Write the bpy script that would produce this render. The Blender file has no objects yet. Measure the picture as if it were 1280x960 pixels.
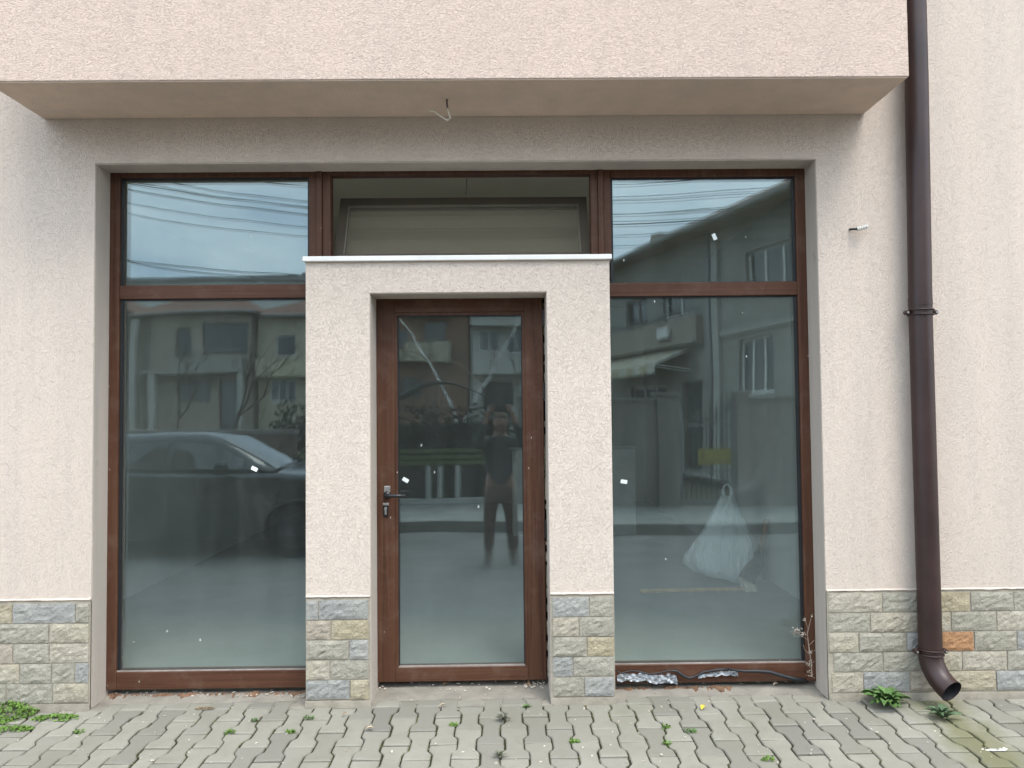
import bpy, bmesh, math, random
from mathutils import Vector, Matrix, noise, Euler
R = math.radians
rnd = random.Random(7)
S = bpy.context.scene
COL = S.collection

# ------------------------------------------------------------------ camera
W_PX, F_PX = 1280.0, 961.0
CAM = Vector((0.0, -4.0, 1.5))
YAW, PITCH, ROLL = R(0.5595), R(1.9948), R(-0.5506)
fwd = Vector((math.sin(YAW) * math.cos(PITCH), math.cos(YAW) * math.cos(PITCH), math.sin(PITCH)))
rt = Vector((math.cos(YAW), -math.sin(YAW), 0))
up = rt.cross(fwd)
rt2 = math.cos(ROLL) * rt + math.sin(ROLL) * up
up2 = -math.sin(ROLL) * rt + math.cos(ROLL) * up
cd = bpy.data.cameras.new('camera')
cd.sensor_width = 36.0
cd.lens = 36.0 * F_PX / W_PX
cd.clip_start = 0.02
cd.clip_end = 3000
cam = bpy.data.objects.new('camera', cd)
COL.objects.link(cam)
m3 = Matrix((rt2, up2, -fwd)).transposed()
cam.matrix_world = Matrix.Translation(CAM) @ m3.to_4x4()
S.camera = cam

# ------------------------------------------------------------------ sky, sun, exposure
SUN_EL, SUN_AZ = R(60), R(30)      # azimuth measured from -Y (behind the camera) towards +X
wd = bpy.data.worlds.new('World')
S.world = wd
wd.use_nodes = True
nt = wd.node_tree
nt.nodes.clear()
def wn(t, **k):
    n = nt.nodes.new(t)
    for a, b in k.items(): setattr(n, a, b)
    return n
wo = wn('ShaderNodeOutputWorld')
bg = wn('ShaderNodeBackground')
sky = wn('ShaderNodeTexSky', sky_type='NISHITA', sun_disc=False)
sky.sun_elevation = SUN_EL
sky.sun_rotation = R(180) - SUN_AZ
sky.air_density = 1.0; sky.dust_density = 2.0; sky.ozone_density = 1.0
tc = wn('ShaderNodeTexCoord')
mp = wn('ShaderNodeMapping'); mp.inputs['Scale'].default_value = (1.0, 1.0, 2.6)
n1 = wn('ShaderNodeTexNoise'); n1.inputs['Scale'].default_value = 3.6; n1.inputs['Detail'].default_value = 7; n1.inputs['Roughness'].default_value = 0.52
cr = wn('ShaderNodeValToRGB')
cr.color_ramp.elements[0].position = 0.34; cr.color_ramp.elements[0].color = (3.5, 4.45, 5.6, 1)
cr.color_ramp.elements[1].position = 0.66; cr.color_ramp.elements[1].color = (7.6, 8.1, 8.5, 1)
mx = wn('ShaderNodeMix', data_type='RGBA'); mx.inputs[0].default_value = 0.86
nt.links.new(tc.outputs['Generated'], mp.inputs['Vector'])
nt.links.new(mp.outputs['Vector'], n1.inputs['Vector'])
nt.links.new(n1.outputs['Fac'], cr.inputs['Fac'])
nt.links.new(sky.outputs['Color'], mx.inputs[6])
nt.links.new(cr.outputs['Color'], mx.inputs[7])
# overcast skies are brighter overhead than at the horizon
sx = wn('ShaderNodeSeparateXYZ'); nt.links.new(tc.outputs['Generated'], sx.inputs[0])
ma = wn('ShaderNodeMath', operation='MULTIPLY_ADD', use_clamp=False); nt.links.new(sx.outputs[2], ma.inputs[0]); ma.inputs[1].default_value = 0.60; ma.inputs[2].default_value = 0.88
mm = wn('ShaderNodeMath', operation='MAXIMUM'); nt.links.new(ma.outputs[0], mm.inputs[0]); mm.inputs[1].default_value = 0.88
vm = wn('ShaderNodeVectorMath', operation='SCALE'); nt.links.new(mx.outputs[2], vm.inputs[0]); nt.links.new(mm.outputs[0], vm.inputs['Scale'])
nt.links.new(vm.outputs[0], bg.inputs['Color'])
bg.inputs['Strength'].default_value = 0.14
nt.links.new(bg.outputs[0], wo.inputs['Surface'])

sd = bpy.data.lights.new('sun', 'SUN')
sd.energy = 1.0
sd.angle = R(24)
sd.color = (1.0, 0.95, 0.88)
sun = bpy.data.objects.new('sun', sd)
COL.objects.link(sun)
sdir = Vector((math.sin(SUN_AZ) * math.cos(SUN_EL), -math.cos(SUN_AZ) * math.cos(SUN_EL), math.sin(SUN_EL)))
sun.rotation_euler = sdir.to_track_quat('Z', 'Y').to_euler()
sun.location = sdir * 30

S.view_settings.view_transform = 'Standard'
S.view_settings.look = 'None'
S.view_settings.exposure = 1.56
S.view_settings.gamma = 1.0
S.view_settings.use_curve_mapping = False
S.render.engine = 'CYCLES'
S.cycles.max_bounces = 10
S.cycles.diffuse_bounces = 5
S.cycles.transparent_max_bounces = 24
S.cycles.caustics_reflective = False
S.cycles.caustics_refractive = False

# ------------------------------------------------------------------ helpers
def cray(x, y):
    return rt2 * ((x - 640) / F_PX) + up2 * ((480 - y) / F_PX) + fwd
def atY(x, y, Y):                 # photo measurement -> point on the vertical plane y = Y
    d = cray(x, y); return CAM + d * ((Y - CAM.y) / d.y)
def atZ(x, y, Z):                 # photo measurement -> point on the level plane z = Z
    d = cray(x, y); return CAM + d * ((Z - CAM.z) / d.z)

class MB:
    def __init__(s): s.v = []; s.f = []; s.mi = []; s.m = 0
    def add(s, vs, fs):
        o = len(s.v); s.v += [Vector(v) for v in vs]
        for f in fs: s.f.append([i + o for i in f]); s.mi.append(s.m)
        return s
    def box(s, x0, x1, y0, y1, z0, z1):
        vs = [(x, y, z) for z in (z0, z1) for y in (y0, y1) for x in (x0, x1)]
        return s.add(vs, [(0, 2, 3, 1), (4, 5, 7, 6), (0, 1, 5, 4), (1, 3, 7, 5), (3, 2, 6, 7), (2, 0, 4, 6)])
    def obox(s, c, ax, ay, az):    # centre and three half-axis vectors
        c = Vector(c); ax = Vector(ax); ay = Vector(ay); az = Vector(az)
        vs = [c + i * ax + j * ay + k * az for k in (-1, 1) for j in (-1, 1) for i in (-1, 1)]
        return s.add(vs, [(0, 2, 3, 1), (4, 5, 7, 6), (0, 1, 5, 4), (1, 3, 7, 5), (3, 2, 6, 7), (2, 0, 4, 6)])
    def bar(s, p, q, w, h):
        p = Vector(p); q = Vector(q); d = (q - p)
        L = d.length; d.normalize()
        u = Vector((0, 0, 1)) if abs(d.z) < 0.9 else Vector((0, 1, 0))
        a = d.cross(u).normalized(); b = a.cross(d)
        return s.obox((p + q) / 2, d * L / 2, a * w / 2, b * h / 2)
    def quad(s, a, b, c, d): return s.add([a, b, c, d], [(0, 1, 2, 3)])
    def tube(s, pts, r, n=8, cap=True):
        pts = [Vector(p) for p in pts]
        rs = r if isinstance(r, (list, tuple)) else [r] * len(pts)
        o = len(s.v); prev = None
        for i, p in enumerate(pts):
            d = (pts[min(i + 1, len(pts) - 1)] - pts[max(i - 1, 0)]).normalized()
            if prev is None:
                a = d.orthogonal().normalized()
            else:
                a = prev - d * prev.dot(d)
                a = a.normalized() if a.length > 1e-6 else d.orthogonal().normalized()
            prev = a; b = d.cross(a)
            for k in range(n):
                t = 2 * math.pi * k / n
                s.v.append(p + (a * math.cos(t) + b * math.sin(t)) * rs[i])
        for i in range(len(pts) - 1):
            for k in range(n):
                s.f.append([o + i * n + k, o + i * n + (k + 1) % n, o + (i + 1) * n + (k + 1) % n, o + (i + 1) * n + k]); s.mi.append(s.m)
        if cap:
            s.f.append([o + k for k in range(n)][::-1]); s.mi.append(s.m)
            e = o + (len(pts) - 1) * n
            s.f.append([e + k for k in range(n)]); s.mi.append(s.m)
        return s
    def loft(s, rings, closed=True, cap=True):
        o = len(s.v); n = len(rings[0])
        for rg in rings: s.v += [Vector(p) for p in rg]
        for i in range(len(rings) - 1):
            for k in range(n if closed else n - 1):
                s.f.append([o + i * n + k, o + i * n + (k + 1) % n, o + (i + 1) * n + (k + 1) % n, o + (i + 1) * n + k]); s.mi.append(s.m)
        if cap:
            s.f.append([o + k for k in range(n)][::-1]); s.mi.append(s.m)
            e = o + (len(rings) - 1) * n
            s.f.append([e + k for k in range(n)]); s.mi.append(s.m)
        return s
    def cyl(s, p, q, r, n=20): return s.tube([p, q], r, n)
    def grid(s, fn, nu, nv):
        o = len(s.v)
        for j in range(nv + 1):
            for i in range(nu + 1): s.v.append(Vector(fn(i / nu, j / nv)))
        for j in range(nv):
            for i in range(nu):
                a = o + j * (nu + 1) + i
                s.f.append([a, a + 1, a + nu + 2, a + nu + 1]); s.mi.append(s.m)
        return s
    def mesh(s, name, mats, smooth=False, off=Vector()):
        me = bpy.data.meshes.new(name)
        me.from_pydata([v - off for v in s.v], [], s.f)
        for m in (mats if isinstance(mats, (list, tuple)) else [mats]): me.materials.append(m)
        if len(me.materials) > 1: me.polygons.foreach_set('material_index', s.mi)
        bm = bmesh.new(); bm.from_mesh(me)
        bmesh.ops.recalc_face_normals(bm, faces=bm.faces)
        bm.to_mesh(me); bm.free()
        if smooth: me.polygons.foreach_set('use_smooth', [True] * len(me.polygons))
        me.update()
        return me
    def build(s, name, mats, parent=None, smooth=False, origin=None, bevel=0, raw=False):
        """vertices are in the frame of the scene (or, inside a rotated thing, of that thing)"""
        off = Vector(origin) if origin else Vector()
        base = woff(parent) if parent and not raw else Vector()
        o = bpy.data.objects.new(name, s.mesh(name, mats, smooth, off))
        COL.objects.link(o)
        o.parent = parent
        o.location = off - base
        if bevel:
            b = o.modifiers.new('edge', 'BEVEL'); b.width = bevel; b.segments = 2; b.limit_method = 'ANGLE'; b.angle_limit = R(40)
        return o
def woff(o):
    t = Vector()
    while o: t += Vector(o.get('_o', (0, 0, 0))) if '_o' in o else o.location; o = o.parent
    return t
def tag(o, label=None, cat=None, group=None, kind=None):
    if label: o['label'] = label
    if cat: o['category'] = cat
    if group: o['group'] = group
    if kind: o['kind'] = kind
    return o
def empty(name, loc=(0, 0, 0), rz=0, **k):
    o = bpy.data.objects.new(name, None); COL.objects.link(o)
    o.location = loc; o.rotation_euler = (0, 0, rz); o.empty_display_size = 0.2
    return tag(o, **k)
def place(name, me, parent, loc, rot=(0, 0, 0), sc=(1, 1, 1)):
    o = bpy.data.objects.new(name, me); COL.objects.link(o)
    o.parent = parent; o.location = loc; o.rotation_euler = rot; o.scale = sc
    return o
def nz(x, y=0.0, z=0.0): return noise.noise(Vector((x, y, z)))

# ------------------------------------------------------------------ materials
class MT:
    def __init__(s, name):
        s.m = bpy.data.materials.new(name); s.m.use_nodes = True
        s.t = s.m.node_tree; s.t.nodes.clear()
        s.out = s.n('ShaderNodeOutputMaterial')
        s.p = s.n('ShaderNodeBsdfPrincipled')
        s.l(s.p.outputs[0], s.out.inputs[0])
    def n(s, t, **k):
        x = s.t.nodes.new(t)
        for a, b in k.items(): setattr(x, a, b)
        return x
    def l(s, a, b): s.t.links.new(a, b)
    def pos(s, scale=(1, 1, 1), obj=False):
        mp = s.n('ShaderNodeMapping'); mp.inputs['Scale'].default_value = scale
        if obj: s.l(s.n('ShaderNodeTexCoord').outputs['Object'], mp.inputs[0])
        else: s.l(s.n('ShaderNodeNewGeometry').outputs['Position'], mp.inputs[0])
        return mp.outputs[0]
    def noise(s, vec, scale, detail=4, rough=0.5, dist=0):
        x = s.n('ShaderNodeTexNoise'); x.inputs['Scale'].default_value = scale; x.inputs['Detail'].default_value = detail
        x.inputs['Roughness'].default_value = rough; x.inputs['Distortion'].default_value = dist
        s.l(vec, x.inputs['Vector']); return x
    def ramp(s, fac, *st):
        r = s.n('ShaderNodeValToRGB'); e = r.color_ramp.elements
        while len(e) < len(st): e.new(0.5)
        for i, (p, c) in enumerate(st):
            e[i].position = p; e[i].color = (c, c, c, 1) if isinstance(c, (int, float)) else (*c, 1)
        s.l(fac, r.inputs[0]); return r.outputs[0]
    def math(s, op, a, b=None, clamp=False):
        x = s.n('ShaderNodeMath', operation=op, use_clamp=clamp)
        for i, v in enumerate((a, b)):
            if v is None: continue
            if isinstance(v, (int, float)): x.inputs[i].default_value = v
            else: s.l(v, x.inputs[i])
        return x.outputs[0]
    def mix(s, f, a, b, mode='MIX'):
        x = s.n('ShaderNodeMix', data_type='RGBA', blend_type=mode)
        for i, v in ((0, f), (6, a), (7, b)):
            if isinstance(v, (int, float)): x.inputs[i].default_value = v if i == 0 else (v, v, v, 1)
            elif isinstance(v, tuple): x.inputs[i].default_value = (*v, 1)
            else: s.l(v, x.inputs[i])
        return x.outputs[2]
    def set(s, col=None, rough=None, metal=None, spec=None, bump=None, bs=0.5, bd=0.01):
        if col is not None:
            if isinstance(col, tuple): s.p.inputs['Base Color'].default_value = (*col, 1)
            else: s.l(col, s.p.inputs['Base Color'])
        if rough is not None:
            if isinstance(rough, (int, float)): s.p.inputs['Roughness'].default_value = rough
            else: s.l(rough, s.p.inputs['Roughness'])
        if metal is not None: s.p.inputs['Metallic'].default_value = metal
        if spec is not None: s.p.inputs['Specular IOR Level'].default_value = spec
        if bump is not None:
            b = s.n('ShaderNodeBump'); b.inputs['Strength'].default_value = bs; b.inputs['Distance'].default_value = bd
            s.l(bump, b.inputs['Height']); s.l(b.outputs[0], s.p.inputs['Normal'])
        return s.m

def plain(name, col, rough=0.6, metal=0, var=0.12, scale=6, bs=0.25, bd=0.004, obj=False, spec=0.4):
    t = MT(name); v = t.pos(obj=obj)
    n = t.noise(v, scale, 6, 0.6); n2 = t.noise(v, scale * 9, 3, 0.6)
    a = tuple(c * (1 - var) for c in col); b = tuple(min(1, c * (1 + var)) for c in col)
    return t.set(t.ramp(n.outputs[0], (0.3, a), (0.7, b)), rough, metal, spec, n2.outputs[0], bs, bd)

def stucco(name, col, stretch=(1, 1, 1), groove=1.0, dirty=0.0, seed=0.0):
    t = MT(name)
    g = t.n('ShaderNodeNewGeometry').outputs['Position']
    ad = t.n('ShaderNodeVectorMath', operation='ADD'); t.l(g, ad.inputs[0]); ad.inputs[1].default_value = (seed, seed * .7, seed * .3)
    mp = t.n('ShaderNodeMapping'); mp.inputs['Scale'].default_value = stretch; t.l(ad.outputs[0], mp.inputs[0]); v = mp.outputs[0]
    # short worm-like furrows left by the stones rubbed through the render
    w = t.noise(v, 14, 2, 0.5)
    n = t.noise(v, 84, 1.5, 0.5, 0.5)
    r = t.math('ABSOLUTE', t.math('SUBTRACT', n.outputs[0], 0.5))
    line = t.ramp(r, (0.010, 1.0), (0.05, 0.0))
    mask = t.ramp(t.noise(v, 30, 4, 0.7).outputs[0], (0.30, 0.15), (0.60, 1.0))
    line = t.math('MULTIPLY', line, mask)
    grain = t.noise(v, 210, 3, 0.65)
    lump = t.noise(v, 105, 4, 0.65, 0.4)
    h = t.math('ADD', t.math('MULTIPLY', grain.outputs[0], 0.18), t.math('MULTIPLY', lump.outputs[0], 0.70))
    h = t.math('SUBTRACT', h, t.math('MULTIPLY', line, 0.85 * groove))
    big = t.noise(t.pos((1.3, 1.3, 0.5)), 1.6, 5, 0.6)
    c = t.ramp(big.outputs[0], (0.28, tuple(x * 0.96 for x in col)), (0.72, tuple(min(1, x * 1.03) for x in col)))
    if dirty:
        st = t.noise(t.pos((7, 7, 0.5)), 1.0, 5, 0.65)
        k = t.ramp(st.outputs[0], (0.42, 0.0), (0.75, dirty))
        c = t.mix(k, c, (0.30, 0.285, 0.26))
        sp = t.noise(t.pos((1, 1, 1)), 7, 5, 0.7)
        k2 = t.ramp(sp.outputs[0], (0.66, 0.0), (0.78, dirty * 0.8))
        c = t.mix(k2, c, (0.2, 0.17, 0.14))
    c = t.mix(t.math('MULTIPLY', line, 0.075 * groove), c, tuple(x * 0.45 for x in col))  # furrow lines darkened in the colour, painting the shade inside them
    return t.set(c, 0.93, 0, 0.2, h, 0.72, 0.0058)

M = {}
M['wall'] = stucco('cream_stucco', (0.585, 0.495, 0.42), (1, 1, 1.25), 0.8, 0.20)
M['canopy'] = stucco('peach_stucco', (0.56, 0.442, 0.366), (0.75, 1, 1.7), 1.0, 0.08, 3.1)
M['portal'] = stucco('portal_stucco', (0.585, 0.50, 0.425), (1, 1, 1.1), 0.85, 0.08, 8.7)
M['reveal'] = stucco('reveal_plaster', (0.53, 0.465, 0.40), (1, 1, 1), 0.1, 0.45, 5.0)
M['ledge'] = plain('white_ledge_stone', (0.72, 0.70, 0.66), 0.45, 0, 0.08)
M['mortar'] = plain('pale_mortar', (0.32, 0.285, 0.225), 0.95, 0, 0.2, 14, 0.6, 0.006)
M['cement'] = plain('cement_screed', (0.215, 0.196, 0.163), 0.95, 0, 0.22, 9, 0.5, 0.005)

def wood(name, vertical, col=(0.078, 0.033, 0.0185)):
    t = MT(name)
    v = t.pos((55, 20, 1.3) if vertical else (1.3, 20, 55))
    n = t.noise(v, 1.0, 5, 0.6, 0.6); n2 = t.noise(v, 4.0, 3, 0.6)
    c = t.ramp(n.outputs[0], (0.25, tuple(x * 0.55 for x in col)), (0.5, col), (0.75, (col[0] * 1.25, col[1] * 1.5, col[2] * 1.45)))
    d = t.noise(t.pos((4, 4, 4)), 2.2, 6, 0.7)
    c = t.mix(t.ramp(d.outputs[0], (0.5, 0.0), (0.8, 0.22)), c, (0.22, 0.17, 0.14))
    sp = t.n('ShaderNodeTexVoronoi'); sp.inputs['Scale'].default_value = 16; t.l(t.pos((1, 1, 0.5)), sp.inputs['Vector'])
    c = t.mix(t.ramp(sp.outputs['Distance'], (0.02, 0.75), (0.055, 0.0)), c, (0.55, 0.5, 0.45))
    return t.set(c, 0.5, 0, 0.22, n2.outputs[0], 0.12, 0.002)
M['wood_v'] = wood('mahogany_foil_upright', True)
M['wood_h'] = wood('mahogany_foil_level', False)
M['gasket'] = plain('black_gasket', (0.012, 0.014, 0.016), 0.5)
M['black'] = plain('black_handle', (0.015, 0.015, 0.017), 0.32, 0, 0.1, 6, 0.05)
M['steel'] = plain('brushed_steel', (0.45, 0.44, 0.42), 0.35, 0.9, 0.1, 20, 0.1)
M['pipe'] = plain('brown_painted_pipe', (0.030, 0.0145, 0.0125), 0.42, 0, 0.3, 5, 0.25, 0.002)
M['pipe_in'] = plain('pipe_inside', (0.02, 0.02, 0.022), 0.6)

def glass(name, r0=0.108, tint=(0.92, 0.965, 0.955), dirt=0.016, dust=(0.62, 0.66, 0.64), even=False):
    t = MT(name); t.t.nodes.remove(t.p)
    lw = t.n('ShaderNodeLayerWeight'); lw.inputs[0].default_value = 0.5
    f5 = t.math('POWER', lw.outputs['Facing'], 5.0)
    fac = t.math('ADD', t.math('MULTIPLY', f5, 1 - r0), r0, True)
    tr = t.n('ShaderNodeBsdfTransparent'); tr.inputs[0].default_value = (*tint, 1)
    gl = t.n('ShaderNodeBsdfGlossy');  gl.inputs['Color'].default_value = (0.83, 0.98, 1.0, 1)
    zz = t.n('ShaderNodeSeparateXYZ'); t.l(t.pos(), zz.inputs[0])
    t.l(t.ramp(t.math('ADD', zz.outputs[2], t.math('MULTIPLY', t.noise(t.pos((2, 2, 1)), 1.4, 4).outputs[0], 0.25)), (0.30, 0.24), (0.95, 0.0)), gl.inputs['Roughness'])
    wv = t.noise(t.pos(), 1.7, 1, 0.4)
    bp = t.n('ShaderNodeBump'); bp.inputs['Strength'].default_value = 0.06; bp.inputs['Distance'].default_value = 0.02
    t.l(wv.outputs[0], bp.inputs['Height']); t.l(bp.outputs[0], gl.inputs['Normal'])
    m1 = t.n('ShaderNodeMixShader'); t.l(fac, m1.inputs[0]); t.l(tr.outputs[0], m1.inputs[1]); t.l(gl.outputs[0], m1.inputs[2])
    df = t.n('ShaderNodeBsdfDiffuse'); df.inputs[0].default_value = (*dust, 1)
    # dust film: thin everywhere, thicker in run-off streaks, plus small dried splashes
    p = t.pos((1, 1, 1))
    film = t.ramp(t.noise(t.pos((9, 9, 1.2)), 1.0, 6, 0.65).outputs[0], (0.35, dirt * 0.5), (0.75, dirt * 1.5))
    smear = t.ramp(t.noise(p, 3.0, 6, 0.7, 1.5).outputs[0], (0.58, 0.0), (0.72, dirt * 1.2))
    vo = t.n('ShaderNodeTexVoronoi'); vo.inputs['Scale'].default_value = 9.0; t.l(t.pos((1, 1, 0.6)), vo.inputs['Vector'])
    pick = t.ramp(t.noise(p, 5.0, 2).outputs[0], (0.52, 0.0), (0.56, 1.0))
    dot = t.math('MULTIPLY', t.ramp(vo.outputs['Distance'], (0.028, 0.8), (0.05, 0.0)), pick)
    sz = t.n('ShaderNodeSeparateXYZ'); t.l(p, sz.inputs[0])
    low = t.ramp(t.math('ADD', sz.outputs[2], t.math('MULTIPLY', t.noise(t.pos((3, 3, 1)), 1.5, 4).outputs[0], 0.35)), (0.12, 0.022), (1.15, 0.0))
    d = t.math('ADD', dirt, t.math('MULTIPLY', film, 0.05), True) if even else t.math('ADD', t.math('ADD', t.math('ADD', film, smear), low), dot, True)
    m2 = t.n('ShaderNodeMixShader'); t.l(d, m2.inputs[0]); t.l(m1.outputs[0], m2.inputs[1]); t.l(df.outputs[0], m2.inputs[2])
    t.l(m2.outputs[0], t.out.inputs[0])
    return t.m
M['glass'] = glass('shop_glass')
M['glass_in'] = glass('sash_glass', 0.115, (0.95, 0.95, 0.92), 0.12, (0.62, 0.55, 0.42), True)  # dusty, and its warm even film stands in for reflected soffit light

def stone_mat(name, col, var):
    t = MT(name)
    oi = t.n('ShaderNodeObjectInfo').outputs['Random']
    v = t.n('ShaderNodeVectorMath', operation='ADD'); t.l(t.pos((1, 1, 1)), v.inputs[0])
    cb = t.n('ShaderNodeCombineXYZ'); t.l(t.math('MULTIPLY', oi, 40.0), cb.inputs[0]); t.l(cb.outputs[0], v.inputs[1]); v = v.outputs[0]
    n = t.noise(v, 22, 6, 0.7, 0.6); n2 = t.noise(v, 85, 4, 0.7); n3 = t.noise(v, 6, 3)
    c = t.ramp(n.outputs[0], (0.25, tuple(x * 0.72 for x in col)), (0.5, col), (0.78, tuple(min(1, x * 1.3) for x in col)))
    c = t.mix(t.ramp(n3.outputs[0], (0.5, 0.0), (0.7, 0.55)), c, var)
    c = t.mix(t.math('MULTIPLY', oi, 0.25), c, (0.42, 0.40, 0.36))
    n4 = t.noise(v, 46, 5, 0.75, 0.8)
    c = t.mix(t.ramp(n4.outputs[0], (0.5, 0.0), (0.68, 0.5)), c, tuple(x * 0.55 for x in col))
    c = t.mix(t.ramp(n2.outputs[0], (0.56, 0.0), (0.72, 0.45)), c, tuple(min(1, x * 1.55) for x in col))
    h = t.math('ADD', t.math('MULTIPLY', n4.outputs[0], 0.9), t.math('MULTIPLY', n2.outputs[0], 0.6))
    return t.set(c, 0.9, 0, 0.2, h, 1.0, 0.009)
STONE = {
    'c': stone_mat('cream_quartzite', (0.375, 0.337, 0.262), (0.40, 0.34, 0.22)),
    'g': stone_mat('grey_beige_quartzite', (0.31, 0.286, 0.228), (0.32, 0.315, 0.235)),
    'b': stone_mat('blue_grey_quartzite', (0.275, 0.275, 0.257), (0.37, 0.36, 0.31)),
    'y': stone_mat('yellow_quartzite', (0.355, 0.303, 0.20), (0.40, 0.36, 0.28)),
    't': stone_mat('tan_quartzite', (0.35, 0.30, 0.235), (0.30, 0.30, 0.26)),
    'o': stone_mat('rust_orange_quartzite', (0.36, 0.18, 0.075), (0.32, 0.15, 0.06)),
}

def paver_mat():
    t = MT('grey_concrete_paver')
    oi = t.n('ShaderNodeObjectInfo').outputs['Random']
    p = t.pos()
    base = t.ramp(oi, (0.0, (0.18, 0.171, 0.143)), (0.25, (0.258, 0.245, 0.203)), (0.75, (0.243, 0.23, 0.19)), (1.0, (0.165, 0.157, 0.133)))
    n = t.noise(p, 7, 6, 0.65); n2 = t.noise(p, 160, 3, 0.7); n3 = t.noise(p, 26, 5, 0.7)
    c = t.mix(t.ramp(n.outputs[0], (0.4, 0.0), (0.75, 0.4)), base, (0.18, 0.168, 0.135))
    c = t.mix(t.ramp(n3.outputs[0], (0.55, 0.0), (0.75, 0.35)), c, (0.15, 0.14, 0.11))
    c = t.mix(t.ramp(n2.outputs[0], (0.58, 0.0), (0.75, 0.35)), c, (0.13, 0.125, 0.105))
    # damp green run below the downpipe outlet
    sep = t.n('ShaderNodeSeparateXYZ'); t.l(p, sep.inputs[0])
    cx = t.math('SUBTRACT', sep.outputs[0], t.math('ADD', 2.16, t.math('MULTIPLY', t.math('ADD', sep.outputs[1], 0.05), 0.10)))
    g = t.math('SUBTRACT', 1.0, t.math('ABSOLUTE', t.math('MULTIPLY', cx, 4.6)))
    g = t.math('ADD', g, t.math('MULTIPLY', t.math('SUBTRACT', n.outputs[0], 0.5), 1.6))
    g = t.ramp(g, (0.1, 0.0), (0.85, 0.72))
    big = t.noise(p, 2.4, 5, 0.65)
    c = t.mix(t.ramp(big.outputs[0], (0.46, 0.0), (0.72, 0.5)), c, (0.165, 0.155, 0.11))
    c = t.mix(g, c, (0.13, 0.127, 0.055))
    h = t.math('ADD', n2.outputs[0], t.math('MULTIPLY', n3.outputs[0], 1.2))
    return t.set(c, 0.92, 0, 0.25, h, 0.5, 0.004)
M['paver'] = paver_mat()
def soil_mat():
    t = MT('joint_soil'); p = t.pos()
    n = t.noise(p, 9, 5, 0.7); n2 = t.noise(p, 70, 4, 0.7)
    c = t.ramp(n.outputs[0], (0.35, (0.040, 0.036, 0.025)), (0.55, (0.046, 0.046, 0.022)), (0.75, (0.046, 0.06, 0.017)))
    return t.set(c, 1, 0, 0.1, n2.outputs[0], 0.8, 0.01)
M['soil'] = soil_mat()
M['road'] = plain('worn_asphalt', (0.16, 0.156, 0.147), 0.9, 0, 0.25, 2.2, 0.5, 0.004)
M['kerb'] = plain('concrete_kerb', (0.20, 0.195, 0.18), 0.9, 0, 0.15, 5, 0.4, 0.004)
M['farpave'] = plain('far_pavement_slabs', (0.25, 0.25, 0.228), 0.9, 0, 0.22, 3, 0.5, 0.004)
M['earth'] = plain('garden_earth', (0.10, 0.095, 0.06), 1, 0, 0.3, 0.7, 0.5, 0.02)

M['floor_in'] = plain('dusty_screed_floor', (0.27, 0.275, 0.26), 0.85, 0, 0.14, 1.6, 0.2, 0.003)
M['plaster_in'] = plain('bare_plaster', (0.60, 0.60, 0.57), 0.95, 0, 0.08, 1.5, 0.1, 0.003)
M['ceil_in'] = plain('ceiling_plaster', (0.78, 0.69, 0.54), 0.95, 0, 0.06, 1.5, 0.1, 0.003)

# ================================================================== THE SHOP BUILDING
OX0, OX1, OZ1 = -2.13, 1.655, 2.815         # big opening
PX0, PX1, PZ1 = -1.032, 0.555, 2.285        # stucco portal round the door
DX0, DX1, DZ1 = -0.70, 0.225, 2.122         # door opening
CZ = 3.055                                  # canopy underside
shop = empty('shop_building', (0, 0, 0), label='cream stuccoed shop building with overhanging upper floor and stone plinth', cat='building')

def rough_edge_wall(mb, x0, x1, z0, z1, y):  # flat rectangle in the facade plane
    mb.quad((x0, y, z0), (x1, y, z0), (x1, y, z1), (x0, y, z1))
mb = MB()
WT = 0.30
mb.box(-9, OX0, 0, WT, -0.05, 6.2)
mb.box(OX1, 9, 0, WT, -0.05, 6.2)
mb.box(OX0, OX1, 0, WT, OZ1, 6.2)
wall = mb.build('wall', M['wall'], shop)
rv = MB()
e = 0.0025
rv.box(OX0 - 0.02, OX0 + e, 0.006, 0.149, 0.0, OZ1 - e)
rv.box(OX1 - e, OX1 + 0.02, 0.006, 0.149, 0.0, OZ1 - e)
rv.box(OX0, OX1, 0.006, 0.149, OZ1 - 0.005, OZ1 + 0.02)
rv.build('reveal', M['reveal'], shop)
mb = MB(); mb.box(-2.40, 1.918, -0.452, -0.0, CZ, 6.0)
canopy = mb.build('canopy', M['canopy'], shop, bevel=0.004)
mb = MB(); mb.box(-2.398, 1.912, -0.446, -0.004, CZ - 0.004, CZ + 0.01)
mb.build('soffit', stucco('soffit_plaster', (0.64, 0.505, 0.405), (1, 1, 1), 0.15, 0.3, 1.3), shop)
mb = MB()
mb.box(PX0, DX0, 0.0, 0.285, -0.04, PZ1)
mb.box(DX1, PX1, 0.0, 0.285, -0.04, PZ1)
mb.box(DX0, DX1, 0.0, 0.285, DZ1, PZ1)
portal = mb.build('portal', M['portal'], shop)
mb = MB()
mb.box(DX0 - .02, DX0 + e, 0.006, 0.20, 0.0, DZ1 - e); mb.box(DX1 - e, DX1 + .02, 0.006, 0.20, 0.0, DZ1 - e)
mb.box(DX0, DX1, 0.006, 0.20, DZ1 - 0.005, DZ1 + .02)
mb.build('reveal', M['reveal'], portal)
mb = MB(); mb.box(PX0 - 0.012, PX1 + 0.012, -0.022, 0.148, PZ1 + 0.001, PZ1 + 0.028)
mb.build('ledge', M['ledge'], shop, bevel=0.004)

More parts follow.
